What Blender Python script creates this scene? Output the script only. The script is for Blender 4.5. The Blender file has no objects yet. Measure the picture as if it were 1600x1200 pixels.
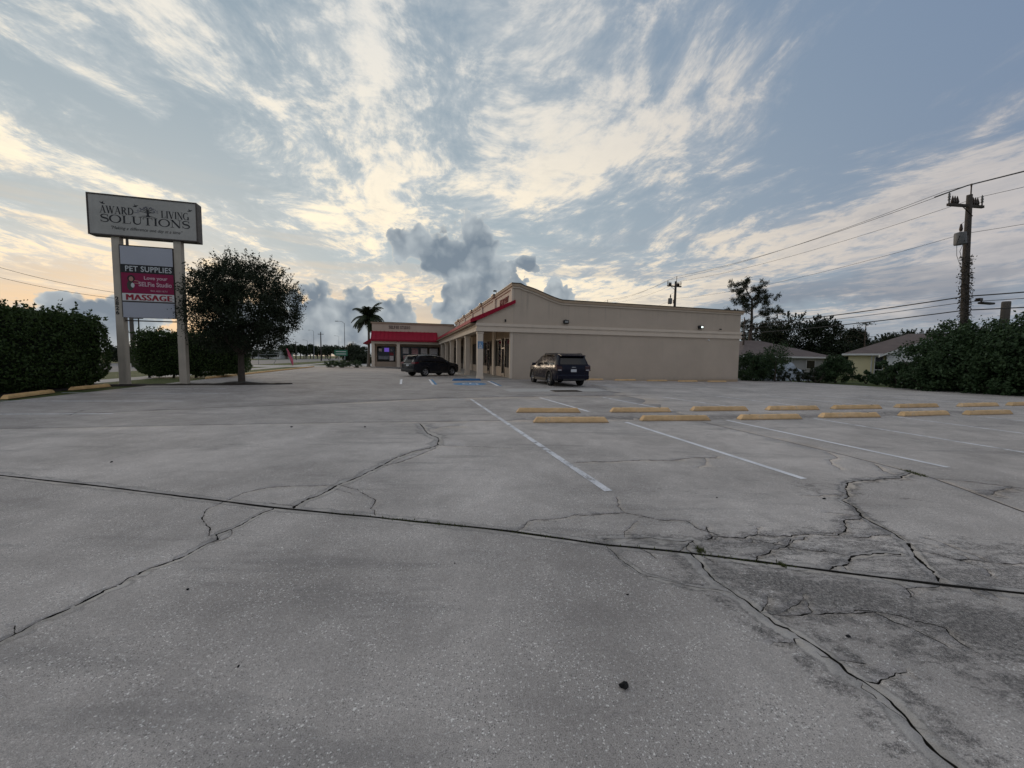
import bpy, bmesh, math, random
import numpy as np
from mathutils import Vector, Matrix, Euler
from mathutils.geometry import delaunay_2d_cdt

R = math.radians
scene = bpy.context.scene
COL = scene.collection

# ------------------------------------------------------------------ camera
cam_data = bpy.data.cameras.new("camera")
cam = bpy.data.objects.new("camera", cam_data)
COL.objects.link(cam)
cam_data.sensor_width = 36.0
cam_data.lens = 13.5
cam_data.clip_start = 0.05
cam_data.clip_end = 6000.0
cam.matrix_world = (Matrix.Translation((0, 0, 1.5)) @ Matrix.Rotation(R(90 - 3.86), 4, 'X')
                    @ Matrix.Rotation(R(0.67), 4, 'Z'))
scene.camera = cam
scene.view_settings.view_transform = 'Standard'
scene.view_settings.look = 'None'
scene.view_settings.exposure = 0.0
scene.view_settings.gamma = 1.0
scene.view_settings.use_curve_mapping = False
try:
    scene.cycles.max_bounces = 5
    scene.cycles.diffuse_bounces = 2
    scene.cycles.glossy_bounces = 2
    scene.cycles.transparent_max_bounces = 12
    scene.cycles.use_denoising = True
    scene.cycles.use_adaptive_sampling = True
    scene.cycles.adaptive_threshold = 0.012
    scene.cycles.adaptive_min_samples = 20
    scene.cycles.sample_clamp_indirect = 1.5
    scene.cycles.caustics_reflective = False
    scene.cycles.caustics_refractive = False
except Exception:
    pass

# ------------------------------------------------------------------ sky and sun
SUN_AZ = R(-41.0)      # from +Y towards +X: the sun has gone down to the left of the view
SUN_EL = R(4.5)
SUN_DIR = Vector((math.sin(SUN_AZ) * math.cos(SUN_EL), math.cos(SUN_AZ) * math.cos(SUN_EL), math.sin(SUN_EL)))


class NT:
    """small helper for writing node trees"""
    def __init__(self, tree, dim='3D'):
        self.t = tree
        self.dim = dim

    def n(self, kind, **kw):
        nd = self.t.nodes.new(kind)
        for k, v in kw.items():
            setattr(nd, k, v)
        return nd

    def link(self, a, b):
        self.t.links.new(a, b)

    def put(self, sock, v):
        if isinstance(v, bpy.types.NodeSocket):
            self.link(v, sock)
        elif v is not None:
            if sock.type == 'RGBA' and len(v) == 3:
                v = (*v, 1.0)
            sock.default_value = v

    def m(self, op, a, b=None, c=None, clamp=False):
        nd = self.n('ShaderNodeMath', operation=op, use_clamp=clamp)
        self.put(nd.inputs[0], a)
        if b is not None:
            self.put(nd.inputs[1], b)
        if c is not None:
            self.put(nd.inputs[2], c)
        return nd.outputs[0]

    def v(self, op, a, b=None):
        nd = self.n('ShaderNodeVectorMath', operation=op)
        self.put(nd.inputs[0], a)
        if b is not None:
            self.put(nd.inputs[3 if op == 'SCALE' else 1], b)
        return nd.outputs['Value'] if op in ('LENGTH', 'DOT_PRODUCT', 'DISTANCE') else nd.outputs['Vector']

    def ss(self, x, lo, hi, a=0.0, b=1.0, kind='SMOOTHSTEP'):
        nd = self.n('ShaderNodeMapRange', interpolation_type=kind)
        self.put(nd.inputs['Value'], x)
        for nm, val in (('From Min', lo), ('From Max', hi), ('To Min', a), ('To Max', b)):
            self.put(nd.inputs[nm], val)
        return nd.outputs[0]

    def mix(self, f, a, b, blend='MIX'):
        nd = self.n('ShaderNodeMix', data_type='RGBA', blend_type=blend)
        self.put(nd.inputs[0], f)
        self.put(nd.inputs[6], a)
        self.put(nd.inputs[7], b)
        return nd.outputs[2]

    def noise(self, vec, scale, detail=6.0, rough=0.55, dist=0.0, col=False, lac=2.0):
        nd = self.n('ShaderNodeTexNoise', noise_dimensions=self.dim)
        self.put(nd.inputs['Vector'], vec)
        for nm, val in (('Scale', scale), ('Detail', detail), ('Roughness', rough), ('Distortion', dist), ('Lacunarity', lac)):
            self.put(nd.inputs[nm], val)
        return nd.outputs['Color' if col else 'Fac']

    def vor(self, vec, scale, feature='F1', out='Distance', rnd=1.0):
        nd = self.n('ShaderNodeTexVoronoi', feature=feature, voronoi_dimensions=self.dim)
        self.put(nd.inputs['Vector'], vec)
        self.put(nd.inputs['Scale'], scale)
        self.put(nd.inputs['Randomness'], rnd)
        return nd.outputs[out]

    def xyz(self, x, y, z):
        nd = self.n('ShaderNodeCombineXYZ')
        for i, q in enumerate((x, y, z)):
            self.put(nd.inputs[i], q)
        return nd.outputs[0]

    def sep(self, vec):
        nd = self.n('ShaderNodeSeparateXYZ')
        self.link(vec, nd.inputs[0])
        return nd.outputs


def build_world():
    w = bpy.data.worlds.new("World")
    scene.world = w
    w.use_nodes = True
    t = NT(w.node_tree, '2D')
    w.node_tree.nodes.clear()
    out = t.n('ShaderNodeOutputWorld')
    bg = t.n('ShaderNodeBackground')
    bg.inputs['Strength'].default_value = 0.1
    t.link(bg.outputs[0], out.inputs[0])
    sky = t.n('ShaderNodeTexSky', sky_type='NISHITA')
    sky.sun_disc = False
    sky.sun_elevation = SUN_EL
    sky.sun_rotation = SUN_AZ
    sky.air_density = 1.0
    sky.dust_density = 1.5
    sky.ozone_density = 1.5
    d = t.n('ShaderNodeTexCoord').outputs['Generated']
    X, Y, Z = t.sep(d)
    zc = t.m('MAXIMUM', Z, 0.0)
    # ---- clear sky
    sdot = t.v('DOT_PRODUCT', d, tuple(SUN_DIR))
    hx, hy = math.sin(SUN_AZ), math.cos(SUN_AZ)
    near = t.ss(sdot, -0.25, 1.0)                     # towards the sunset
    hi = t.ss(zc, 0.0, 0.75, kind='LINEAR')
    top = t.mix(near, (1.85, 2.65, 4.2), (2.9, 3.8, 4.6))
    low = t.mix(near, (2.7, 3.25, 3.9), (6.4, 7.0, 6.9))
    base = t.mix(t.m('POWER', hi, 0.62), low, top)
    base = t.mix(0.12, base, sky.outputs[0])
    # glow low over the sunset
    lowband = t.ss(zc, 0.215, 0.03)
    az = t.m('ARCTAN2', X, Y)
    side = t.ss(t.m('ABSOLUTE', t.m('SUBTRACT', az, R(-36))), R(44), R(2))
    glow = t.m('MULTIPLY', lowband, side)
    base = t.mix(t.m('MULTIPLY', glow, 0.92), base, (10.6, 6.6, 3.1))
    # ---- high streaked cloud, on a level sheet overhead
    inv = t.m('DIVIDE', 1.0, t.m('ADD', zc, 0.07))
    px, py = t.m('MULTIPLY', X, inv), t.m('MULTIPLY', Y, inv)
    P = t.xyz(px, py, 0.0)
    warp = t.v('SUBTRACT', t.noise(P, 0.85, 2.0, 0.5, col=True), (0.5, 0.5, 0.5))
    P1 = t.v('ADD', P, t.v('MULTIPLY', warp, (0.55, 0.62, 0.0)))
    rot = t.n('ShaderNodeMapping', vector_type='POINT')
    t.link(P1, rot.inputs['Vector'])
    rot.inputs['Rotation'].default_value = (0, 0, R(-16))
    Q = rot.outputs[0]
    s1 = t.noise(t.v('MULTIPLY', Q, (1.45, 0.70, 1.0)), 1.6, 6.0, 0.62)
    s2 = t.noise(t.v('MULTIPLY', Q, (2.0, 1.30, 1.0)), 3.1, 6.0, 0.66)
    s3 = t.noise(t.v('MULTIPLY', Q, (1.1, 0.9, 1.0)), 7.0, 5.0, 0.68)
    big = t.noise(t.v('ADD', P, (3.7, 8.1, 0.0)), 0.6, 1.0, 0.5)

    def blob(cx, cy, rx, ry, amp, ang=0.0):
        mp = t.n('ShaderNodeMapping', vector_type='TEXTURE')
        t.link(P1, mp.inputs['Vector'])
        mp.inputs['Location'].default_value = (cx, cy, 0)
        mp.inputs['Rotation'].default_value = (0, 0, R(ang))
        mp.inputs['Scale'].default_value = (rx, ry, 1)
        r = t.v('LENGTH', mp.outputs[0])
        return t.ss(r, 1.0, 0.0, 0.0, amp)
    cov = t.m('ADD', t.m('MULTIPLY', t.m('SUBTRACT', big, 0.5), 0.5), 0.055)
    for b in ((-0.75, 2.4, 0.9, 3.0, 0.11, 8), (0.25, 1.6, 0.75, 1.3, 0.05, 0), (-1.7, 2.6, 0.9, 2.2, 0.05, 0), (1.15, 1.45, 0.72, 1.5, -0.23, -25), (-2.35, 1.95, 0.55, 0.9, -0.2, 0), (-0.98, 2.4, 0.6, 1.1, 0.10, 10), (1.95, 1.55, 0.45, 0.8, 0.16, 20),
              (2.1, 2.4, 0.75, 1.9, 0.20, 22), (0.9, 4.4, 2.2, 1.5, 0.17, 0), (-1.45, 1.6, 0.42, 1.5, -0.17, 12),
              (-2.0, 1.4, 0.5, 1.0, 0.08, 0), (-2.6, 4.4, 1.3, 1.6, -0.22, 0), (-0.9, 5.6, 1.0, 1.1, -0.26, 0), (2.9, 4.6, 1.0, 1.3, -0.12, 0)):
        cov = t.m('ADD', cov, blob(*b))
    n = t.m('ADD', t.m('ADD', t.m('MULTIPLY', s1, 0.54), t.m('MULTIPLY', s2, 0.36)), t.m('MULTIPLY', s3, 0.20))
    dens = t.m('ADD', n, cov)
    veil = t.m('MULTIPLY', t.ss(dens, 0.46, 0.74), t.ss(zc, 0.015, 0.12))
    warm = t.ss(sdot, -0.10, 0.98)
    vcol = t.mix(warm, (3.9, 4.05, 4.45), (7.0, 7.2, 7.1))
    col = t.mix(t.m('MULTIPLY', veil, 0.80), base, vcol)
    # the brighter, broken upper edges of the cloud
    crisp = t.m('MULTIPLY', t.ss(t.m('ADD', dens, t.m('MULTIPLY', t.m('SUBTRACT', s3, 0.5), 0.28)), 0.565, 0.77), t.ss(zc, 0.02, 0.13))
    ccol = t.mix(warm, (5.6, 5.25, 5.15), (12.4, 10.5, 7.4))
    ccol = t.mix(t.ss(zc, 0.12, 0.70), ccol, t.mix(warm, (5.2, 5.1, 5.15), (8.3, 8.1, 7.6)))
    shade = t.m('MULTIPLY', t.ss(dens, 0.70, 0.92), t.ss(t.m('ADD', t.m('MULTIPLY', s2, 0.5), t.m('MULTIPLY', s3, 0.5)), 0.57, 0.44, 0.1, 0.8))
    ccol = t.mix(shade, ccol, t.mix(warm, (2.9, 3.05, 3.5), (4.6, 4.9, 5.1)))
    ccol = t.mix(t.m('MULTIPLY', t.m('MULTIPLY', side, t.ss(zc, 0.30, 0.07)), 0.75), ccol, (10.4, 7.5, 4.6))
    col = t.mix(t.m('MULTIPLY', crisp, 0.92), col, ccol)
    col = t.mix(t.m('MULTIPLY', glow, 0.35), col, (9.6, 6.3, 3.4))
    # thin streaks of warm cloud low down
    el = t.m('ARCSINE', zc)
    lowv = t.xyz(t.m('MULTIPLY', az, 1.6), t.m('MULTIPLY', el, 17.0), 0.0)
    ls = t.ss(t.noise(lowv, 1.6, 3.0, 0.6), 0.45, 0.66)
    ls = t.m('MULTIPLY', ls, t.ss(el, R(22), R(8)))
    col = t.mix(t.m('MULTIPLY', ls, 0.4), col, t.mix(side, (3.3, 3.5, 3.9), (9.0, 7.0, 4.8)))

    # ---- heaped cloud standing on the horizon
    A = t.xyz(az, el, 0.0)
    AW = t.v('ADD', A, t.v('MULTIPLY', t.v('SUBTRACT', t.noise(A, 9.0, 2.0, 0.5, col=True), (0.5, 0.5, 0.5)), (0.05, 0.05, 0.0)))

    def heap(f, a, e, ra, re):
        mp = t.n('ShaderNodeMapping', vector_type='TEXTURE')
        t.link(AW, mp.inputs['Vector'])
        mp.inputs['Location'].default_value = (R(a), R(e), 0)
        mp.inputs['Scale'].default_value = (R(ra), R(re), 1)
        q = t.m('SUBTRACT', 1.0, t.v('LENGTH', mp.outputs[0]))
        if f is None:
            return q
        nd = t.n('ShaderNodeMath', operation='SMOOTH_MAX')
        t.put(nd.inputs[0], f)
        t.put(nd.inputs[1], q)
        nd.inputs[2].default_value = 0.12
        return nd.outputs[0]
    f = None
    for h in ((-5.6, 15.2, 4.6, 5.2), (-9.5, 14.2, 5.5, 3.6), (-14.6, 15.3, 4.0, 2.9), (-6.2, 6.0, 6.6, 10.5), (-3.0, 9.0, 5.0, 8.0),
              (-22, 5.0, 5.0, 5.2), (-18.6, 3.4, 6.0, 6.0), (-27.0, 4.6, 4.6, 5.6), (-32, 3.0, 6.5, 4.8), (-47, 3.2, 6.0, 3.6), (-53, 1.0, 8, 3.6),
              (6.2, 9.4, 2.9, 3.4), (8.5, 4.0, 7.5, 4.0), (1.6, 13.4, 1.7, 1.0)):
        f = heap(f, *h)
    nw = t.v('SUBTRACT', t.noise(A, 26.0, 2.0, 0.5, col=True), (0.5, 0.5, 0.5))
    A2 = t.v('ADD', A, t.v('MULTIPLY', nw, (0.03, 0.03, 0.0)))
    puff = t.vor(A2, 22.0)
    puff2 = t.vor(A2, 55.0)
    fb = t.noise(A, 30.0, 6.0, 0.6)
    lump = t.m('ADD', t.m('MULTIPLY', t.m('SUBTRACT', 0.42, puff), 0.46), t.m('MULTIPLY', t.m('SUBTRACT', 0.40, puff2), 0.26))
    edge = t.m('ADD', f, t.m('ADD', t.m('MULTIPLY', t.m('SUBTRACT', fb, 0.5), 0.46), lump))
    mask = t.ss(edge, 0.12, 0.20)
    rel2 = t.m('SUBTRACT', t.noise(A2, 11.0, 2.0, 0.55), t.noise(t.v('ADD', A2, (-0.025, 0.022, 0.0)), 11.0, 2.0, 0.55))
    tone = t.m('ADD', t.m('MULTIPLY', lump, 0.8), t.m('MULTIPLY', rel2, 1.9))
    tone = t.m('ADD', tone, t.m('MULTIPLY', t.m('SUBTRACT', fb, 0.5), 0.5))
    tone = t.m('ADD', tone, t.ss(edge, 0.50, 0.14, 0.0, 0.55))
    tone = t.m('ADD', tone, t.ss(el, R(0), R(9), 0.22, 0.0))
    hcol = t.mix(t.ss(tone, -0.25, 0.75, kind='LINEAR'), (1.95, 2.45, 3.0), (4.6, 5.1, 5.4))
    rim = t.m('MULTIPLY', t.ss(edge, 0.30, 0.14), side)
    hcol = t.mix(t.m('MULTIPLY', rim, 0.55), hcol, (8.0, 7.2, 5.8))
    col = t.mix(t.m('MULTIPLY', mask, 0.97), col, hcol)
    # soft grey banks to the right
    g = t.ss(t.noise(t.v('MULTIPLY', A, (1.0, 2.2, 1.0)), 5.0, 4.0, 0.58), 0.44, 0.62)
    g = t.m('MULTIPLY', g, t.m('MULTIPLY', t.ss(el, R(12.5), R(6.5)), t.ss(az, R(22), R(36))))
    col = t.mix(t.m('MULTIPLY', g, 0.75), col, (2.2, 2.5, 3.05))
    # a band of dull air along the horizon itself
    hz = t.ss(zc, 0.055, 0.0)
    col = t.mix(t.m('MULTIPLY', hz, 0.55), col, t.mix(side, (2.7, 3.1, 3.6), (4.2, 4.2, 4.2)))
    t.link(col, bg.inputs['Color'])
    try:
        w.cycles.sampling_method = 'MANUAL'
        w.cycles.sample_map_resolution = 512
    except Exception:
        pass


build_world()
sun_data = bpy.data.lights.new("sun", 'SUN')
sun_data.energy = 0.9
sun_data.angle = R(14)
sun_data.color = (1.0, 0.80, 0.60)
sun = bpy.data.objects.new("sun", sun_data)
COL.objects.link(sun)
sun.location = (-60, 70, 30)
sun.rotation_euler = (-SUN_DIR).to_track_quat('-Z', 'Y').to_euler()

# ------------------------------------------------------------------ helpers
rng = np.random.default_rng(7)
random.seed(7)


def link(o, parent=None):
    COL.objects.link(o)
    if parent is not None:
        o.parent = parent
    return o


def tag(o, label=None, cat=None, group=None, kind=None):
    for k, v in (("label", label), ("category", cat), ("group", group), ("kind", kind)):
        if v:
            o[k] = v
    return o


def empty(name, loc=(0, 0, 0), rz=0.0, label=None, cat=None, group=None, kind=None):
    o = bpy.data.objects.new(name, None)
    o.location = loc
    o.rotation_euler = (0, 0, rz)
    o.empty_display_size = 0.2
    link(o)
    return tag(o, label, cat, group, kind)


def copy_tree(o, parent=None):
    c = o.copy()
    link(c, parent)
    for ch in list(o.children):
        copy_tree(ch, c)
    return c


class MB:
    """collects simple solids and links them as one mesh object"""
    def __init__(self):
        self.v, self.f = [], []

    def add(self, vs, fs):
        b = len(self.v)
        self.v += [tuple(p) for p in vs]
        self.f += [tuple(i + b for i in q) for q in fs]
        return self

    def box(self, x0, x1, y0, y1, z0, z1):
        vs = [(x, y, z) for z in (z0, z1) for y in (y0, y1) for x in (x0, x1)]
        return self.add(vs, [(0, 2, 3, 1), (4, 5, 7, 6), (0, 1, 5, 4), (2, 6, 7, 3), (0, 4, 6, 2), (1, 3, 7, 5)])

    def bbox(self, x0, x1, y0, y1, z0, z1, b=0.02):
        """box with chamfered edges"""
        bm = bmesh.new()
        bmesh.ops.create_cube(bm, size=1.0)
        for v in bm.verts:
            v.co = ((x0 + x1) / 2 + v.co.x * (x1 - x0), (y0 + y1) / 2 + v.co.y * (y1 - y0), (z0 + z1) / 2 + v.co.z * (z1 - z0))
        bmesh.ops.bevel(bm, geom=bm.edges[:], offset=b, segments=1, affect='EDGES')
        self.bm(bm)
        return self

    def bm(self, bm):
        bm.verts.index_update()
        self.add([v.co[:] for v in bm.verts], [[v.index for v in f.verts] for f in bm.faces])
        bm.free()
        return self

    def quad(self, a, b, c, d):
        return self.add([a, b, c, d], [(0, 1, 2, 3)])

    def prism(self, poly, axis, a, b):
        """poly of 2-D points swept along an axis from a to b"""
        n = len(poly)

        def P(p, t):
            return {'x': (t, p[0], p[1]), 'y': (p[0], t, p[1]), 'z': (p[0], p[1], t)}[axis]
        vs = [P(p, a) for p in poly] + [P(p, b) for p in poly]
        fs = [tuple(range(n))[::-1], tuple(range(n, 2 * n))]
        fs += [(i, (i + 1) % n, n + (i + 1) % n, n + i) for i in range(n)]
        return self.add(vs, fs)

    def tube(self, path, r, n=6, cap=True):
        path = [Vector(p) for p in path]
        rs = r if isinstance(r, (list, tuple)) else [r] * len(path)
        rings, vs, fs = len(path), [], []
        prev = None
        for i, p in enumerate(path):
            d = (path[min(i + 1, rings - 1)] - path[max(i - 1, 0)]).normalized()
            ref = Vector((0, 0, 1)) if abs(d.z) < 0.9 else Vector((1, 0, 0))
            u = d.cross(ref).normalized() if prev is None else (prev - d * prev.dot(d)).normalized()
            prev = u
            w = d.cross(u)
            for k in range(n):
                a = 2 * math.pi * k / n
                vs.append(p + (u * math.cos(a) + w * math.sin(a)) * rs[i])
        for i in range(rings - 1):
            for k in range(n):
                k2 = (k + 1) % n
                fs.append((i * n + k, i * n + k2, (i + 1) * n + k2, (i + 1) * n + k))
        if cap:
            fs.append(tuple(range(n))[::-1])
            fs.append(tuple(range((rings - 1) * n, rings * n)))
        return self.add(vs, fs)

    def cyl(self, c, r, h, axis='z', n=20, r2=None):
        c = Vector(c)
        d = {'x': Vector((1, 0, 0)), 'y': Vector((0, 1, 0)), 'z': Vector((0, 0, 1))}[axis]
        return self.tube([c, c + d * h], [r, r if r2 is None else r2], n)

    def lathe(self, prof, c=(0, 0, 0), axis='z', n=24):
        vs, fs = [], []
        m = len(prof)
        for k in range(n):
            a = 2 * math.pi * k / n
            for r, h in prof:
                x, y = r * math.cos(a), r * math.sin(a)
                q = {'z': (x, y, h), 'y': (x, h, y), 'x': (h, x, y)}[axis]
                vs.append((q[0] + c[0], q[1] + c[1], q[2] + c[2]))
        for k in range(n):
            k2 = (k + 1) % n
            for i in range(m - 1):
                fs.append((k * m + i, k2 * m + i, k2 * m + i + 1, k * m + i + 1))
        return self.add(vs, fs)

    def strip(self, pts, widths, z=0.0, plane='xz'):
        """flat ribbon through 2-D points"""
        n = len(pts)
        L, Rr = [], []
        for i, p in enumerate(pts):
            a, b = pts[max(i - 1, 0)], pts[min(i + 1, n - 1)]
            dx, dy = b[0] - a[0], b[1] - a[1]
            l = math.hypot(dx, dy) or 1.0
            nx, ny = -dy / l, dx / l
            w = (widths[i] if isinstance(widths, (list, tuple)) else widths) / 2
            L.append((p[0] + nx * w, p[1] + ny * w))
            Rr.append((p[0] - nx * w, p[1] - ny * w))
        P3 = (lambda q: (q[0], z, q[1])) if plane == 'xz' else (lambda q: (q[0], q[1], z))
        vs = [P3(q) for q in L] + [P3(q) for q in Rr]
        return self.add(vs, [(i, i + 1, n + i + 1, n + i) for i in range(n - 1)])

    def mesh(self, name, mat=None, smooth=False):
        me = bpy.data.meshes.new(name)
        me.from_pydata(self.v, [], self.f)
        bm = bmesh.new()
        bm.from_mesh(me)
        bmesh.ops.recalc_face_normals(bm, faces=bm.faces)
        bm.to_mesh(me)
        bm.free()
        if mat:
            me.materials.append(mat)
        if smooth:
            me.shade_smooth()
        return me

    def build(self, name, mat, parent=None, smooth=False, label=None, cat=None, group=None, kind=None, loc=None):
        o = bpy.data.objects.new(name, self.mesh(name, mat, smooth))
        link(o, parent)
        if loc is not None:
            o.location = loc
        return tag(o, label, cat, group, kind)


def tri_mesh(name, V, F, mat=None, attr=None):
    """fast mesh from numpy arrays"""
    V, F = np.asarray(V, dtype=np.float32), np.asarray(F, dtype=np.int32)
    k = F.shape[1]
    me = bpy.data.meshes.new(name)
    me.vertices.add(len(V))
    me.vertices.foreach_set('co', V.ravel())
    me.loops.add(F.size)
    me.loops.foreach_set('vertex_index', F.ravel())
    me.polygons.add(len(F))
    me.polygons.foreach_set('loop_start', np.arange(0, F.size, k, dtype=np.int32))
    if attr:
        for nm, val in attr.items():
            a = me.attributes.new(nm, 'FLOAT', 'POINT')
            a.data.foreach_set('value', np.asarray(val, dtype=np.float32))
    me.update(calc_edges=True)
    me.validate()
    if mat:
        me.materials.append(mat)
    return me


# ------------------------------------------------------------------ materials
def mat(name, base=(0.5, 0.5, 0.5), rough=0.7, metal=0.0, spec=0.5, build=None, coat=0.0):
    m = bpy.data.materials.new(name)
    m.use_nodes = True
    bs = m.node_tree.nodes['Principled BSDF']
    bs.inputs['Base Color'].default_value = (*base, 1)
    bs.inputs['Roughness'].default_value = rough
    bs.inputs['Metallic'].default_value = metal
    bs.inputs['Specular IOR Level'].default_value = spec
    bs.inputs['Coat Weight'].default_value = coat
    if build:
        build(NT(m.node_tree), bs)
    return m


def bump(t, bs, h, strength=0.3, dist=0.01):
    b = t.n('ShaderNodeBump')
    b.inputs['Strength'].default_value = strength
    b.inputs['Distance'].default_value = dist
    t.link(h, b.inputs['Height'])
    t.link(b.outputs[0], bs.inputs['Normal'])


def mottled(name, base, rough=0.8, amount=0.18, scale=2.0, fine=40.0, bmp=0.15, streak=0.0, spec=0.3, metal=0.0):
    """a colour with soft blotches, fine grain and optional run-off streaks"""
    def b(t, bs):
        co = t.n('ShaderNodeTexCoord').outputs['Object']
        a = t.noise(co, scale, 5.0, 0.6)
        g = t.noise(co, fine, 4.0, 0.6)
        f = t.m('ADD', t.m('MULTIPLY', a, 0.7), t.m('MULTIPLY', g, 0.3))
        k = t.ss(f, 0.3, 0.7, 1.0 - amount, 1.0 + amount, kind='LINEAR')
        if streak:
            st = t.noise(t.v('MULTIPLY', co, (2.3, 2.3, 0.16)), 1.0, 6.0, 0.7)
            k = t.m('MULTIPLY', k, t.ss(st, 0.45, 0.75, 1.0, 1.0 - streak))
        t.link(t.v('SCALE', t.xyz(*base), k), bs.inputs['Base Color'])
        bump(t, bs, g, bmp, 0.01)
    return mat(name, base, rough, metal, spec, b)


def leafy(name, c1, c2, rough=0.55):
    def b(t, bs):
        geo = t.n('ShaderNodeNewGeometry')
        a = geo.outputs['Random Per Island']
        co = t.n('ShaderNodeTexCoord').outputs['Object']
        n = t.noise(co, 1.3, 3.0, 0.5)
        f = t.m('ADD', t.m('MULTIPLY', a, 0.6), t.m('MULTIPLY', n, 0.4))
        t.link(t.mix(f, c1, c2), bs.inputs['Base Color'])
        bs.inputs['Subsurface Weight'].default_value = 0.0
        tr = t.n('ShaderNodeBsdfTranslucent')
        t.link(t.mix(f, c1, c2), tr.inputs['Color'])
        ms = t.n('ShaderNodeMixShader')
        ms.inputs[0].default_value = 0.15
        t.link(bs.outputs[0], ms.inputs[1])
        t.link(tr.outputs[0], ms.inputs[2])
        t.link(ms.outputs[0], t.t.nodes['Material Output'].inputs['Surface'])
    return mat(name, c1, rough, 0, 0.25, b)


def concrete_builder(t, bs):
    t.dim = '2D'
    co = t.n('ShaderNodeTexCoord').outputs['Object']
    flat = t.v('MULTIPLY', co, (1.0, 1.0, 0.0))
    halo = t.n('ShaderNodeAttribute', attribute_name='halo').outputs['Fac']
    dark = t.n('ShaderNodeAttribute', attribute_name='stain').outputs['Fac']
    n1 = t.noise(flat, 0.55, 4.0, 0.6)
    n2 = t.noise(t.v('MULTIPLY', flat, (1.0, 1.0, 1.0)), 3.1, 5.0, 0.65)
    n3 = t.noise(flat, 230.0, 3.0, 0.75)
    n4 = t.noise(flat, 46.0, 4.0, 0.7)
    slab = t.n('ShaderNodeAttribute', attribute_name='pour').outputs['Fac']
    tone = t.m('MULTIPLY', t.ss(n1, 0.28, 0.72, 0.76, 1.18, kind='LINEAR'), t.ss(n2, 0.3, 0.7, 0.91, 1.09, kind='LINEAR'))
    tone = t.m('MULTIPLY', tone, t.ss(n3, 0.25, 0.75, 0.44, 1.50, kind='LINEAR'))
    tone = t.m('MULTIPLY', tone, t.ss(n4, 0.3, 0.7, 0.88, 1.12, kind='LINEAR'))
    tone = t.m('MULTIPLY', tone, slab)
    col = t.v('SCALE', t.xyz(0.462, 0.424, 0.393), tone)
    # faint random blotches and old tyre grime
    bl = t.ss(t.noise(flat, 0.9, 5.0, 0.7), 0.57, 0.72)
    col = t.mix(t.m('MULTIPLY', bl, 0.20), col, (0.20, 0.19, 0.18))
    tyre = t.ss(t.noise(t.v('MULTIPLY', flat, (0.35, 2.4, 1.0)), 0.8, 5.0, 0.65), 0.56, 0.70)
    col = t.mix(t.m('MULTIPLY', tyre, 0.30), col, (0.16, 0.155, 0.15))
    # shell and stone specks of the exposed aggregate
    patch = t.ss(n2, 0.32, 0.66, 0.35, 1.0)
    for sc, keep, rad, c, amt in ((88.0, 0.84, 0.36, (0.90, 0.88, 0.84), 0.85), (38.0, 0.90, 0.20, (0.90, 0.87, 0.82), 0.9), (105.0, 0.78, 0.40, (0.08, 0.078, 0.075), 0.65)):
        vn = t.n('ShaderNodeTexVoronoi', voronoi_dimensions='2D')
        wob = t.v('SCALE', t.noise(flat, sc * 1.5, 1.0, 0.5, col=True), 0.9 / sc)
        t.link(t.v('ADD', t.v('ADD', flat, (sc * 0.37, sc * 0.11, 0.0)), wob), vn.inputs['Vector'])
        vn.inputs['Scale'].default_value = sc
        pick = t.ss(t.sep(vn.outputs['Color'])[0], keep, keep + 0.02)
        spot = t.ss(vn.outputs['Distance'], rad, rad * 0.6)
        col = t.mix(t.m('MULTIPLY', t.m('MULTIPLY', pick, spot), t.m('MULTIPLY', patch, amt)), col, c)
    # smooth pale cement left beside the cracks and joints, with a ragged dirty outer edge
    hn = t.noise(flat, 11.0, 5.0, 0.68)
    he = t.m('ADD', halo, t.m('MULTIPLY', t.m('SUBTRACT', hn, 0.5), 0.9))
    rimd = t.m('MULTIPLY', t.ss(he, 0.16, 0.36), t.ss(halo, 0.02, 0.2))
    col = t.mix(t.m('MULTIPLY', rimd, 0.42), col, (0.15, 0.147, 0.142))
    hm = t.m('MULTIPLY', t.m('MULTIPLY', t.ss(he, 0.42, 0.62), t.ss(halo, 0.05, 0.3)), t.ss(t.noise(flat, 2.3, 3.0, 0.6), 0.38, 0.60, 0.25, 1.0))
    col = t.mix(t.m('MULTIPLY', hm, 0.72), col, t.v('SCALE', t.xyz(0.60, 0.56, 0.515), t.ss(n3, 0.25, 0.75, 0.70, 1.2, kind='LINEAR')))
    # black algae stains and the other dark patches
    dn = t.noise(t.v('MULTIPLY', flat, (0.7, 1.5, 1.0)), 8.0, 8.0, 0.80)
    dm = t.m('MULTIPLY', t.ss(t.m('ADD', dark, t.m('MULTIPLY', t.m('SUBTRACT', dn, 0.5), 2.8)), 0.36, 0.86), t.ss(dark, 0.02, 0.25))
    dm = t.m('MULTIPLY', dm, t.ss(t.m('ADD', t.m('MULTIPLY', n3, 0.5), t.m('MULTIPLY', n4, 0.5)), 0.36, 0.64, 1.0, 0.25))
    dm = t.m('MULTIPLY', dm, t.ss(hm, 0.0, 1.0, 1.0, 0.35))
    col = t.mix(t.m('MULTIPLY', dm, 0.86), col, (0.052, 0.051, 0.050))
    t.link(col, bs.inputs['Base Color'])
    h = t.m('ADD', t.m('MULTIPLY', n3, 0.7), t.m('MULTIPLY', n4, 0.5))
    bump(t, bs, h, 0.5, 0.005)


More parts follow.
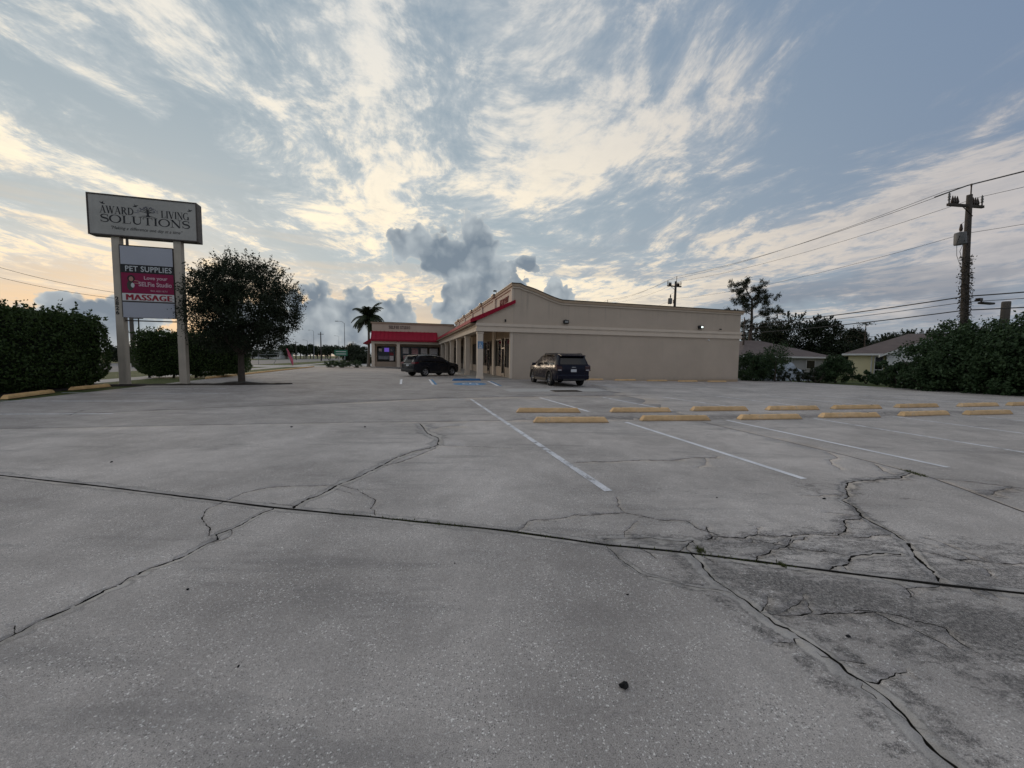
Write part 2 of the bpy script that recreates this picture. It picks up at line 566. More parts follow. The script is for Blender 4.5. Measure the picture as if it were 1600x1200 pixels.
def stop_builder(t, bs):
    """yellow traffic paint over cast concrete, chipped and scuffed"""
    co = t.n('ShaderNodeTexCoord').outputs['Object']
    oi = t.n('ShaderNodeObjectInfo').outputs['Random']
    p = t.v('ADD', co, t.xyz(t.m('MULTIPLY', oi, 37.0), 0.0, 0.0))
    a = t.noise(p, 4.0, 5.0, 0.65)
    g = t.noise(p, 38.0, 4.0, 0.7)
    k = t.m('MULTIPLY', t.ss(a, 0.3, 0.7, 0.78, 1.1, kind='LINEAR'), t.ss(oi, 0.0, 1.0, 0.84, 1.04, kind='LINEAR'))
    col = t.v('SCALE', t.xyz(0.82, 0.56, 0.30), k)
    chip = t.ss(t.m('ADD', t.m('MULTIPLY', a, 0.5), t.m('MULTIPLY', g, 0.5)), 0.565, 0.60)
    col = t.mix(t.m('MULTIPLY', chip, 0.8), col, (0.42, 0.39, 0.35))
    scuff = t.ss(t.noise(t.v('MULTIPLY', p, (1.2, 6.0, 9.0)), 2.4, 4.0, 0.7), 0.58, 0.72)
    col = t.mix(t.m('MULTIPLY', scuff, 0.5), col, (0.10, 0.08, 0.06))
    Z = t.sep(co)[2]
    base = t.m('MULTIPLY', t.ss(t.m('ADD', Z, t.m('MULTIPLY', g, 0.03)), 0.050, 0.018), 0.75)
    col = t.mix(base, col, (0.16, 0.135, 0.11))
    t.link(col, bs.inputs['Base Color'])
    bump(t, bs, g, 0.35, 0.006)


M = {}
M['concrete'] = mat('worn_concrete', (0.28, 0.28, 0.285), 0.86, 0, 0.25, concrete_builder)
M['soil'] = mat('joint_dirt', (0.028, 0.026, 0.023), 0.95, 0, 0.1)
M['mulch'] = mottled('dark_mulch', (0.04, 0.034, 0.028), 0.95, 0.4, 6, 60, 0.6)
M['kerb_paint'] = mottled('kerb_yellow_paint', (0.74, 0.48, 0.22), 0.8, 0.22, 5, 60, 0.2)
M['stop_paint'] = mat('wheel_stop_yellow_paint', (0.8, 0.55, 0.3), 0.8, 0, 0.25, stop_builder)
M['blue_paint'] = mottled('blue_paint', (0.045, 0.15, 0.33), 0.7, 0.18, 5, 50, 0.2)
M['stucco'] = mottled('beige_stucco', (0.58, 0.485, 0.385), 0.88, 0.07, 0.5, 60, 0.18, streak=0.06)
M['stucco_light'] = mottled('pale_stucco_trim', (0.70, 0.60, 0.49), 0.85, 0.05, 1.2, 60, 0.15, streak=0.05)
M['cornice'] = mottled('tan_cornice', (0.44, 0.335, 0.235), 0.8, 0.08, 1.5, 50, 0.15, streak=0.1)
M['roof_flat'] = mottled('flat_roof_membrane', (0.30, 0.29, 0.27), 0.9, 0.1)
M['red_metal'] = mottled('red_standing_seam_metal', (0.33, 0.014, 0.036), 0.72, 0.12, 0.8, 30, 0.05, streak=0.1, spec=0.18)
M['red_letter'] = mat('red_sign_letter', (0.17, 0.008, 0.010), 0.7)
M['dark_letter'] = mat('brown_sign_letter', (0.10, 0.05, 0.05), 0.5)
M['black_letter'] = mat('black_sign_letter', (0.012, 0.012, 0.014), 0.5)
M['bronze'] = mat('bronze_window_frame', (0.035, 0.024, 0.018), 0.4, 0.6)
M['glass'] = mat('dark_shop_glass', (0.010, 0.011, 0.012), 0.05, 0, 0.5)
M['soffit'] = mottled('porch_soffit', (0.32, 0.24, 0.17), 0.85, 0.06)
M['walk'] = mottled('walkway_concrete', (0.36, 0.34, 0.31), 0.85, 0.14, 2.0, 60, 0.2)
M['brick_tan'] = mottled('tan_kneewall', (0.50, 0.40, 0.31), 0.85, 0.1, 2.0, 40, 0.2)
M['black'] = mat('black_plastic', (0.012, 0.012, 0.013), 0.5)
M['galv'] = mottled('galvanised_steel', (0.30, 0.31, 0.32), 0.45, 0.15, 4, 60, 0.05, metal=0.6)
M['white'] = mottled('white_paint', (0.72, 0.72, 0.71), 0.6, 0.06, 3, 40, 0.05)
M['wood_pole'] = mottled('weathered_pole_wood', (0.072, 0.062, 0.054), 0.9, 0.3, 5, 60, 0.5, streak=0.35)
M['conc_pole'] = mottled('concrete_pole', (0.13, 0.115, 0.10), 0.9, 0.15, 3, 40, 0.3, streak=0.2)
M['wire'] = mat('black_wire', (0.02, 0.02, 0.022), 0.6)
M['wire_grey'] = mat('grey_bare_wire', (0.10, 0.10, 0.105), 0.5, 0.4)
M['transformer'] = mottled('transformer_grey', (0.15, 0.15, 0.148), 0.5, 0.15, 5, 40, 0.1, streak=0.25)
M['bark'] = mottled('tree_bark', (0.085, 0.068, 0.055), 0.92, 0.3, 7, 50, 0.7, streak=0.2)
M['bark_palm'] = mottled('palm_bark', (0.20, 0.18, 0.155), 0.9, 0.2, 5, 40, 0.5)
M['oak_leaf'] = leafy('live_oak_leaf', (0.012, 0.020, 0.010), (0.036, 0.050, 0.024))
M['hedge_leaf'] = leafy('hedge_leaf', (0.021, 0.044, 0.012), (0.082, 0.130, 0.036))
M['shrub_leaf'] = leafy('shrub_leaf', (0.020, 0.044, 0.017), (0.074, 0.122, 0.050))
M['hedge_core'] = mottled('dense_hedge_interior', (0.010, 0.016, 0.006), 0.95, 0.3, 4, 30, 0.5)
M['palm_leaf'] = leafy('palm_frond', (0.022, 0.034, 0.018), (0.05, 0.07, 0.03))
M['pine_leaf'] = leafy('pine_needle', (0.018, 0.026, 0.014), (0.045, 0.055, 0.028))
M['moss'] = leafy('joint_moss', (0.035, 0.05, 0.014), (0.10, 0.115, 0.035))
M['shingle'] = mottled('brown_shingle_roof', (0.155, 0.125, 0.115), 0.92, 0.18, 1.3, 18, 0.5)
M['cream_wall'] = mottled('cream_house_wall', (0.62, 0.56, 0.38), 0.85, 0.06, 1.0, 40, 0.1)
M['grey_wall'] = mottled('grey_house_wall', (0.42, 0.42, 0.42), 0.85, 0.06, 1.0, 40, 0.1)
M['pale_tarp'] = mottled('pale_tarp', (0.36, 0.41, 0.46), 0.6, 0.2, 5, 40, 0.3)
M['asphalt'] = mottled('road_asphalt', (0.22, 0.215, 0.21), 0.9, 0.12, 0.4, 30, 0.3)
M['sidewalk'] = mottled('sidewalk_concrete', (0.42, 0.41, 0.39), 0.88, 0.1, 1.0, 40, 0.2)
M['pink'] = mat('pink_flag_cloth', (0.55, 0.10, 0.16), 0.7)
M['green_sign'] = mat('green_sign_sheet', (0.02, 0.16, 0.09), 0.45)
M['rubber'] = mottled('tyre_rubber', (0.018, 0.018, 0.019), 0.85, 0.2, 20, 80, 0.2)
M['rim'] = mat('alloy_rim', (0.42, 0.42, 0.43), 0.3, 0.9)
M['stone'] = mottled('black_stone', (0.010, 0.010, 0.011), 0.7, 0.3, 40, 200, 0.6)


def end_wall_builder(t, bs):
    """painted stucco with run-off streaks below the coping, a dirty foot and touched-up paint"""
    co = t.n('ShaderNodeTexCoord').outputs['Object']
    X, Y, Z = t.sep(co)
    a = t.noise(co, 0.5, 5.0, 0.6)
    g = t.noise(co, 60.0, 4.0, 0.6)
    k = t.m('MULTIPLY', t.ss(a, 0.3, 0.7, 0.93, 1.07, kind='LINEAR'), t.ss(g, 0.3, 0.7, 0.97, 1.03, kind='LINEAR'))
    col = t.v('SCALE', t.xyz(0.535, 0.450, 0.362), k)
    st = t.noise(t.xyz(t.m('MULTIPLY', X, 3.2), 0.0, t.m('MULTIPLY', Z, 0.10)), 1.0, 6.0, 0.75)
    run = t.m('MULTIPLY', t.ss(st, 0.50, 0.70), t.ss(t.m('ADD', Z, t.m('MULTIPLY', a, 1.6)), 4.6, 6.4))
    col = t.mix(t.m('MULTIPLY', run, 0.34), col, (0.20, 0.175, 0.15))
    st2 = t.noise(t.xyz(t.m('MULTIPLY', X, 2.1), 3.0, t.m('MULTIPLY', Z, 0.13)), 1.0, 6.0, 0.75)
    run2 = t.m('MULTIPLY', t.ss(st2, 0.52, 0.72), t.m('MULTIPLY', t.ss(Z, 3.3, 3.2), t.ss(Z, 0.8, 3.0)))
    col = t.mix(t.m('MULTIPLY', run2, 0.20), col, (0.24, 0.21, 0.18))
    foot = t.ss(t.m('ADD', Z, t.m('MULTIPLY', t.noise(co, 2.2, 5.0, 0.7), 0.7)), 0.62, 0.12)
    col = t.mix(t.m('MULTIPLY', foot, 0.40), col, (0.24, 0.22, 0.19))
    touch = t.ss(t.noise(t.v('MULTIPLY', co, (0.5, 1.0, 0.9)), 0.9, 1.0, 0.4), 0.60, 0.615)
    col = t.mix(t.m('MULTIPLY', touch, 0.10), col, (0.62, 0.50, 0.43))
    t.link(col, bs.inputs['Base Color'])
    bump(t, bs, g, 0.18, 0.01)


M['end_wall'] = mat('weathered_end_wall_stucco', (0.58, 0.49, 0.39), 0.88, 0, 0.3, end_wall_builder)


def grass_builder(t, bs):
    co = t.n('ShaderNodeTexCoord').outputs['Object']
    a = t.noise(co, 0.35, 5.0, 0.6)
    g = t.noise(co, 16.0, 4.0, 0.7)
    c = t.mix(t.ss(a, 0.35, 0.65), (0.070, 0.095, 0.030), (0.120, 0.135, 0.050))
    c = t.mix(t.ss(g, 0.4, 0.75), c, (0.045, 0.065, 0.02))
    t.link(c, bs.inputs['Base Color'])
    bump(t, bs, g, 0.8, 0.05)


M['grass'] = mat('lawn_grass', (0.08, 0.1, 0.03), 0.9, 0, 0.2, grass_builder)


def paint_builder(colour, wear):
    def b(t, bs):
        co = t.n('ShaderNodeTexCoord').outputs['Object']
        g = t.m('ADD', t.m('MULTIPLY', t.noise(co, 5.0, 5.0, 0.7), 0.6), t.m('MULTIPLY', t.noise(co, 70.0, 4.0, 0.7), 0.4))
        k = t.ss(g, wear, wear + 0.12)
        t.link(t.v('SCALE', t.xyz(*colour), t.ss(t.noise(co, 2.0, 4.0, 0.6), 0.3, 0.7, 0.8, 1.05)), bs.inputs['Base Color'])
        tr = t.n('ShaderNodeBsdfTransparent')
        ms = t.n('ShaderNodeMixShader')
        t.link(k, ms.inputs[0])
        t.link(bs.outputs[0], ms.inputs[1])
        t.link(tr.outputs[0], ms.inputs[2])
        t.link(ms.outputs[0], t.t.nodes['Material Output'].inputs['Surface'])
    return b


M['line_fresh'] = mat('white_line_paint', (0.6, 0.6, 0.6), 0.75, 0, 0.3, paint_builder((0.82, 0.82, 0.84), 0.57))
M['line_worn'] = mat('worn_line_paint', (0.5, 0.5, 0.5), 0.8, 0, 0.3, paint_builder((0.78, 0.78, 0.80), 0.50))
M['blue_line'] = mat('worn_blue_line_paint', (0.1, 0.2, 0.4), 0.8, 0, 0.3, paint_builder((0.10, 0.27, 0.48), 0.55))

# ------------------------------------------------------------------ the ground
ANG = R(15.6)                       # the plaza and its lot are turned this far from the view axis
CA, SA = math.cos(ANG), math.sin(ANG)
P0 = (0.04, 26.9)                   # corner where the storefront meets the blank end wall


def uw(u, w):
    """lot axes (u along the end wall, w along the storefront) to world x, y"""
    return (P0[0] + u * CA - w * SA, P0[1] + u * SA + w * CA)


def sstep(x, a, b):
    t = np.clip((np.asarray(x, dtype=float) - a) / (b - a), 0, 1)
    return t * t * (3 - 2 * t)


def gz(x, y):
    """the lot drains: it falls a little towards the back right"""
    x, y = np.asarray(x, dtype=float), np.asarray(y, dtype=float)
    return -0.26 * sstep(x, 1.0, 19.0) * sstep(y, 14.0, 30.0)


def gzf(x, y):
    return float(gz(x, y))


# joints and cracks of the slab: width and course in metres
CRACKS = {
    'A': (0.026, [(-8.719,5.150), (-6.224,4.587), (-4.219,4.142), (-2.356,3.700), (-2.093,3.648), (-1.338,3.514), (0.015,3.223), (0.791,3.009), (1.314,2.913), (1.863,2.770), (2.452,2.613), (2.931,2.496), (3.365,2.416), (4.261,2.219)]),
    'B': (0.016, [(4.613,9.312), (5.071,7.448), (5.372,6.096), (5.476,5.240), (5.503,4.901), (5.389,4.439), (5.219,3.811), (5.048,2.925)]),
    'B2': (0.012, [(5.503,4.901), (5.860,4.734), (6.178,4.532), (6.950,4.069)]),
    'C': (0.014, [(-11.538,6.844), (-9.976,7.406), (-6.618,8.067), (-4.133,8.521), (-2.206,8.786), (0.010,9.126)]),
    'D': (0.014, [(-14.422,8.578), (-12.411,9.235), (-10.687,9.428), (-8.270,10.816), (-5.967,11.875), (-2.567,13.966), (1.527,15.150), (5.361,16.002)]),
    'K1': (0.013, [(-2.658,1.769), (-2.619,1.879), (-2.600,1.982), (-2.583,2.081), (-2.556,2.156), (-2.545,2.218), (-2.556,2.330), (-2.504,2.378), (-2.502,2.465), (-2.491,2.497), (-2.486,2.590), (-2.425,2.684), (-2.416,2.765), (-2.414,2.911), (-2.406,3.010), (-2.444,3.106), (-2.387,3.235), (-2.383,3.399), (-2.364,3.529), (-2.327,3.673)]),
    'K1b': (0.008, [(-2.444,3.106), (-2.583,3.229), (-2.728,3.335), (-2.826,3.457), (-2.916,3.640), (-2.943,3.816), (-2.924,3.924), (-2.904,4.077), (-2.740,4.268), (-2.472,4.321), (-2.029,4.382)]),
    'K2': (0.016, [(-2.126,3.674), (-2.144,3.833), (-2.063,4.008), (-2.019,4.250), (-2.009,4.405), (-1.924,4.599), (-1.854,4.891), (-1.784,5.222), (-1.735,5.491), (-1.513,6.015), (-1.253,6.458), (-1.307,6.918), (-1.643,7.496), (-2.068,8.578)]),
    'K2b': (0.006, [(-1.253,6.458), (-0.797,6.387), (0.013,6.289)]),
    'K2c': (0.006, [(-2.009,4.405), (-1.718,4.240), (-1.564,4.043), (-1.416,3.917), (-1.356,3.714), (-1.266,3.530)]),
    'K2d': (0.01, [(-1.763,5.160), (-1.586,5.394), (-1.401,5.763), (-1.235,6.364)]),
    'K3': (0.01, [(0.912,5.468), (1.416,5.524), (1.927,5.652), (2.399,5.637), (2.771,5.801), (3.153,5.818)]),
    'K4': (0.007, [(0.015,3.229), (0.123,3.320), (0.179,3.415), (0.385,3.490), (0.647,3.591), (0.950,3.647), (1.109,3.659), (1.273,3.573), (1.400,3.504), (1.632,3.474), (1.672,3.335), (1.801,3.202)]),
    'K4c': (0.01, [(1.648,3.117), (1.732,3.177), (1.814,3.167), (1.968,3.142), (2.130,3.211), (2.335,3.204), (2.409,3.171), (2.681,3.273), (2.821,3.240), (2.943,3.318), (3.150,3.553), (3.385,3.618)]),
    'K4b': (0.005, [(1.158,4.093), (1.105,3.755), (1.109,3.659)]),
    'K5': (0.006, [(0.767,3.107), (1.025,3.148), (1.313,3.098), (1.417,3.067), (1.528,3.103), (1.435,3.003), (1.311,2.918)]),
    'K5b': (0.007, [(1.528,3.103), (1.529,2.995), (1.489,2.883)]),
    'K6': (0.008, [(2.026,3.150), (2.160,3.052), (2.311,2.967), (2.507,2.926), (2.605,2.865)]),
    'K6b': (0.008, [(2.375,3.147), (2.282,3.039), (2.059,2.925), (1.911,2.844), (1.849,2.778)]),
    'K7': (0.013, [(5.413,5.119), (5.056,4.910), (4.744,4.846), (4.457,4.784), (4.161,4.649), (3.904,4.388), (3.767,4.197), (3.584,4.076), (3.537,3.844), (3.417,3.619), (3.369,3.407), (3.342,3.278), (3.305,3.158), (3.231,2.983), (3.161,2.892), (3.056,2.725), (2.998,2.616), (2.944,2.508)]),
    'K7b': (0.01, [(3.236,2.983), (3.347,2.925), (3.415,2.841), (3.539,2.834), (3.646,2.791), (3.851,2.782), (4.102,2.756)]),
    'K7c': (0.012, [(3.064,2.919), (2.909,2.925), (2.742,2.897), (2.542,2.821), (2.439,2.729), (2.301,2.675)]),
    'K7d': (0.007, [(2.850,3.241), (2.966,3.185), (3.209,3.268), (3.329,3.265)]),
    'K8': (0.01, [(1.404,2.881), (1.381,2.664), (1.393,2.455), (1.430,2.386), (1.471,2.296), (1.481,2.194), (1.510,2.090), (1.564,2.015), (1.593,1.886), (1.626,1.808), (1.614,1.750), (1.651,1.703), (1.683,1.642), (1.688,1.603), (1.683,1.542), (1.667,1.482), (1.657,1.426), (1.649,1.389), (1.652,1.353), (1.659,1.329), (1.662,1.254)]),
    'K8b': (0.005, [(0.791,3.009), (0.831,2.801), (0.918,2.613), (1.046,2.514), (1.183,2.451), (1.374,2.419), (1.430,2.386)]),
    'K8c': (0.008, [(1.497,2.200), (1.631,2.185), (1.779,2.193), (1.978,2.208), (2.159,2.217), (2.275,2.202), (2.415,2.132), (2.482,2.080)]),
    'K9': (0.008, [(5.360,5.590), (5.152,5.227), (5.128,5.051)]),
    'K10': (0.006, [(5.269,6.323), (5.110,5.944), (4.856,5.782), (4.693,5.527), (4.601,5.235)]),
    'K11': (0.006, [(6.097,4.552), (5.887,4.456), (5.644,4.382), (5.436,4.251)]),
    'K12': (0.02, [(-10.643,9.063), (-10.890,9.467), (-11.254,10.023)]),
}


def add_branches():
    """short hairline cracks running off the larger ones"""
    r = np.random.default_rng(77)
    for k, n in (('K4c', 6), ('K5', 3), ('K6', 4), ('K7', 6), ('K7b', 3), ('K7c', 3), ('K8', 4), ('K8c', 5), ('A', 6), ('K1', 2), ('K2', 3), ('K3', 2)):
        pts = np.array(CRACKS[k][1])
        for j in range(n):
            i = r.integers(0, len(pts) - 1)
            p = pts[i] + (pts[i + 1] - pts[i]) * r.random()
            if k == 'A' and not (0.8 < p[0] < 3.4):
                p = np.array([r.uniform(0.9, 3.3), 0.0])
                p[1] = np.interp(p[0], [q[0] for q in CRACKS['A'][1]], [q[1] for q in CRACKS['A'][1]])
            d = pts[i + 1] - pts[i]
            d = d / (np.linalg.norm(d) + 1e-9)
            a = math.atan2(d[1], d[0]) + r.choice([-1, 1]) * r.uniform(0.5, 1.4)
            L = r.uniform(0.08, 0.38) * (1.0 if p[1] < 4 else 2.0)
            path, q = [tuple(p)], p.copy()
            for _ in range(r.integers(2, 5)):
                a += r.normal(0, 0.5)
                q = q + np.array([math.cos(a), math.sin(a)]) * L / 3
                path.append((float(q[0]), float(q[1])))
            CRACKS['branch_%s_%d' % (k, j)] = (float(r.uniform(0.003, 0.0065)), path)


add_branches()


def densify(pts, step, amp, seed):
    r = np.random.default_rng(seed)
    out = []
    P = [np.array(p) for p in pts]
    for a, b in zip(P[:-1], P[1:]):
        L = np.linalg.norm(b - a)
        n = max(1, int(round(L / step)))
        for i in range(n):
            out.append(a + (b - a) * i / n)
    out.append(P[-1])
    out = np.array(out)
    n = len(out)
    j = np.zeros(n)
    for k, am in ((1, 0.22), (3, 0.5), (8, 1.0), (18, 1.2)):
        q = r.normal(0, 1, n // k + 3)
        j += am * amp * np.interp(np.arange(n) / k, np.arange(len(q)), q)
    d = np.gradient(out, axis=0)
    d /= np.maximum(np.linalg.norm(d, axis=1, keepdims=True), 1e-6)
    nrm = np.stack([-d[:, 1], d[:, 0]], 1)
    j[0] = j[-1] = 0
    return out + nrm * j[:, None], nrm


def seg_dist(pts, poly):
    best = np.full(len(pts), 1e9)
    for a, b in zip(poly[:-1], poly[1:]):
        d = b - a
        L2 = d.dot(d) + 1e-12
        t = np.clip(((pts - a) @ d) / L2, 0, 1)
        q = np.linalg.norm(pts - (a + t[:, None] * d), axis=1)
        best = np.minimum(best, q)
    return best


JOINTS = ('A', 'B', 'C', 'D')


def build_lot():
    root = empty('parking_lot', (0, 0, 0), kind='structure')
    tag(root, 'cracked grey concrete parking lot with faded stall lines')
    # outline of the lot in lot axes
    outline = [uw(-19.0, -40), uw(24.5, -40), uw(24.5, 2.0), uw(22.6, 14.0), uw(22.6, 33), uw(-19.0, 33)]
    verts, edges, quads = [], [], []
    for p in outline:
        verts.append(p)
    n0 = len(outline)
    edges += [(i, (i + 1) % n0) for i in range(n0)]
    curves = []
    for i, (k, (w, pts)) in enumerate(CRACKS.items()):
        joint = k in JOINTS
        far = np.mean([p[1] for p in pts]) > 6.5
        step = 0.25 if joint and far else (0.12 if joint else (0.08 if far else 0.018))
        amp = 0.004 if joint else (0.0105 if not far else 0.025)
        c, nrm = densify(pts, step, amp, 100 + i)
        r = np.random.default_rng(i)
        q = r.uniform(0.12 if not joint else 0.75, 1.6 if not joint else 1.2, len(c) // 2 + 3)
        ww = w * np.interp(np.arange(len(c)) / 2, np.arange(len(q)), q) / 2
        if not joint:
            ww[0] *= 0.4
            ww[-1] *= 0.4
        ww *= 1.25 if joint else {'K1': 1.15, 'K2': 1.4, 'K7': 1.35, 'K8': 1.25, 'K7c': 1.2, 'K4c': 1.15}.get(k, 1.05)
        curves.append((k, w, np.array(pts)))
        b = len(verts)
        Lp, Rp = c + nrm * ww[:, None], c - nrm * ww[:, None]
        verts += [tuple(p) for p in Lp] + [tuple(p) for p in Rp]
        m = len(c)
        quads += [(b + j, b + j + 1, b + m + j + 1, b + m + j) for j in range(m - 1)]
        edges += [(b + j, b + j + 1) for j in range(m - 1)] + [(b + m + j, b + m + j + 1) for j in range(m - 1)]
        edges += [(b, b + m), (b + m - 1, b + 2 * m - 1)]
    # scattered points so the stains have something to sit on
    pts = []
    for y0, y1, st in ((0.9, 4.2, 0.05), (4.2, 6.5, 0.10), (6.5, 12.0, 0.30), (12.0, 34.0, 0.9)):
        ys = np.arange(y0, y1, st)
        for y in ys:
            lim = 1.45 * y + 0.6
            xs = np.arange(-lim, lim, st)
            pts.append(np.stack([xs + rng.uniform(-.3, .3, len(xs)) * st, y + rng.uniform(-.3, .3, len(xs)) * st], 1))
    pts = np.concatenate(pts)
    u = (pts[:, 0] - P0[0]) * CA + (pts[:, 1] - P0[1]) * SA
    w = -(pts[:, 0] - P0[0]) * SA + (pts[:, 1] - P0[1]) * CA
    pts = pts[(u > -18.9) & (u < 22.4) & (w < 32.8) & (w > -39)]
    keepp = np.ones(len(pts), dtype=bool)
    for k, w, p in curves:
        keepp &= seg_dist(pts, p) > max(0.022, w * 1.4)
    pts = pts[keepp]
    n_rib = len(verts)
    verts += [tuple(p) for p in pts]
    vo, eo, fo, ov, oe, of = delaunay_2d_cdt([Vector(p) for p in verts], edges, [], 0, 1e-4)
    V = np.array([(p[0], p[1]) for p in vo])
    F = np.array([f for f in fo])
    # triangles that fall inside a crack or joint are left out, so it is a real gap
    rib = np.array([(len(o) == 0) or any(i < n_rib for i in o) for o in ov])
    cand = np.where(rib[F].all(axis=1))[0]
    cc = V[F[cand]].mean(axis=1)
    gap = np.zeros(len(cand), dtype=bool)
    VA = np.array(verts)
    for q in quads:
        p = VA[list(q)]
        lo, hi_ = p.min(0), p.max(0)
        m = np.where((cc[:, 0] >= lo[0]) & (cc[:, 0] <= hi_[0]) & (cc[:, 1] >= lo[1]) & (cc[:, 1] <= hi_[1]) & ~gap)[0]
        if len(m) == 0:
            continue
        sg = [np.sign((p[(i + 1) % 4][0] - p[i][0]) * (cc[m, 1] - p[i][1]) - (p[(i + 1) % 4][1] - p[i][1]) * (cc[m, 0] - p[i][0])) for i in range(4)]
        tot = sum(sg)
        gap[m[np.abs(tot) >= 3.5]] = True
    keep = np.ones(len(F), dtype=bool)
    keep[cand[gap]] = False
    cu = V[F].mean(axis=1)
    cw = -(cu[:, 0] - P0[0]) * SA + (cu[:, 1] - P0[1]) * CA
    e1, e2 = V[F[:, 1]] - V[F[:, 0]], V[F[:, 2]] - V[F[:, 0]]
    area = np.abs(e1[:, 0] * e2[:, 1] - e1[:, 1] * e2[:, 0])
    F = F[keep & (cw < 33.1) & (area > 2e-8)]
    # stain and dark patch attributes
    halo, stain = np.zeros(len(V)), np.zeros(len(V))
    near = (V[:, 1] < 12)
    Vn = V[near]
    hn, sn = np.zeros(len(Vn)), np.zeros(len(Vn))
    for k, w, p in curves:
        d = seg_dist(Vn, p)
        wid = {'A': 0.075, 'K8': 0.075, 'K1': 0.04, 'K2': 0.075, 'K5': 0.07, 'K7': 0.05, 'K7c': 0.04, 'K8b': 0.03}.get(k, 0.0)
        if wid:
            hn = np.maximum(hn, np.clip(1.25 - d / wid, 0, 1))
        if k in ('K4c', 'K5', 'K5b', 'K6', 'K6b', 'K7', 'K7b', 'K7c', 'K7d', 'K8c', 'K11'):
            sn = np.maximum(sn, 0.85 * np.clip(1 - d / 0.20, 0, 1))
        if k in ('K8',):
            band = np.clip(1 - np.abs(d - 0.13) / 0.11, 0, 1)
            sn = np.maximum(sn, 0.80 * band)
        if k in ('K3', 'K4', 'K9', 'K8b'):
            sn = np.maximum(sn, 0.55 * np.clip(1 - d / 0.10, 0, 1))
    for cx, cy, rx, ry, a, rot in ((2.05, 2.42, 1.1, 0.34, 1.1, -16), (2.9, 2.0, 1.3, 0.46, 1.1, -14), (3.5, 2.55, 1.4, 0.38, 1.0, -10), (2.6, 1.55, 1.0, 0.34, 0.75, -30), (2.2, 1.9, 0.7, 0.25, 0.7, -25), (1.75, 1.5, 0.5, 0.22, 0.5, -60),
                                   (2.0, 3.05, 1.0, 0.38, 0.72, 0), (3.0, 3.05, 1.4, 0.42, 0.72, -15), (4.3, 2.9, 1.6, 0.38, 0.75, -12), (3.6, 4.45, 0.45, 0.35, 0.6, 60),
                                   (4.0, 4.3, 2.6, 0.10, 0.5, -22), (4.4, 4.75, 2.4, 0.09, 0.45, -14), (1.2, 4.25, 0.6, 0.14, 0.4, 8), (1.9, 4.3, 1.2, 0.3, 0.32, 0),
                                   (7.0, 10.3, 8.6, 0.75, 0.95, 9), (2.0, 9.75, 2.6, 0.65, 0.95, 5), (12.5, 11.6, 6.0, 0.8, 0.9, 12), (3.8, 8.3, 2.6, 0.4, 0.45, 5), (8.5, 9.0, 3.5, 0.4, 0.4, 9),
                                   (4.0, 7.6, 3.5, 0.5, 0.33, 4), (-0.5, 7.2, 1.5, 0.3, 0.3, 0), (-6.0, 9.8, 4.5, 0.5, 0.30, 5), (9.0, 7.4, 4.0, 0.6, 0.33, 8), (1.0, 6.3, 1.8, 0.3, 0.3, 0),
                                   (-4.0, 6.3, 3.0, 0.4, 0.26, 6)):
        a0 = R(rot)
        dx, dy = Vn[:, 0] - cx, Vn[:, 1] - cy
        ex, ey = (dx * math.cos(a0) + dy * math.sin(a0)) / rx, (-dx * math.sin(a0) + dy * math.cos(a0)) / ry
        sn = np.maximum(sn, a * np.clip(1.15 - np.hypot(ex, ey), 0, 1))
    halo[near], stain[near] = hn, sn
    far = ~near
    Vf = V[far]
    q = np.zeros(len(Vf))
    for cx, cy, rx, ry, a in ((-3, 17.5, 7, 0.8, 0.5), (6, 15.5, 6, 0.8, 0.4), (-8, 15.5, 5, 0.5, 0.4), (9, 20.5, 7, 1.0, 0.4), (-9, 24, 6, 0.7, 0.4), (3, 22.5, 3, 1.6, 0.55), (-5.6, 30, 1.4, 1.8, 0.6), (14, 17, 6, 0.7, 0.45)):  # dark patches of the far lot, two of them at the parked cars
        q = np.maximum(q, a * np.clip(1.15 - np.hypot((Vf[:, 0] - cx) / rx, (Vf[:, 1] - cy) / ry), 0, 1))
    stain[far] = q
    Z = gz(V[:, 0], V[:, 1]) + 0.004
    # split along the sawn joints into slabs
    def side(poly, cen):
        a, b = np.array(poly[0]), np.array(poly[-1])
        best = np.full(len(cen), 1e9)
        sg = np.zeros(len(cen))
        segs = list(zip(poly[:-1], poly[1:]))
        for i, (a, b) in enumerate(segs):
            a, b = np.array(a), np.array(b)
            d = b - a
            tt = ((cen - a) @ d) / (d @ d)
            t0 = -1e6 if i == 0 else 0
            t1 = 1e6 if i == len(segs) - 1 else 1
            t = np.clip(tt, t0, t1)
            q = np.linalg.norm(cen - (a + t[:, None] * d), axis=1)
            s = np.sign(d[0] * (cen[:, 1] - a[1]) - d[1] * (cen[:, 0] - a[0]))
            m = q < best
            best[m], sg[m] = q[m], s[m]
        return sg
    cen = V[F].mean(axis=1)
    sa, sc, sd = (side(CRACKS[k][1], cen) for k in 'ACD')
    grp = np.where(sa < 0, 0, np.where(cen[:, 0] > 4.7, 1, 2))
    grp = np.where((grp == 2) & (sc > 0), 3, grp)
    grp = np.where((grp == 3) & (sd > 0), 4, grp)
    sb = side(CRACKS['B'][1], cen)
    grp = np.where((sa > 0) & (grp <= 2), np.where(sb > 0, 1, np.where(grp == 1, 2, grp)), grp)
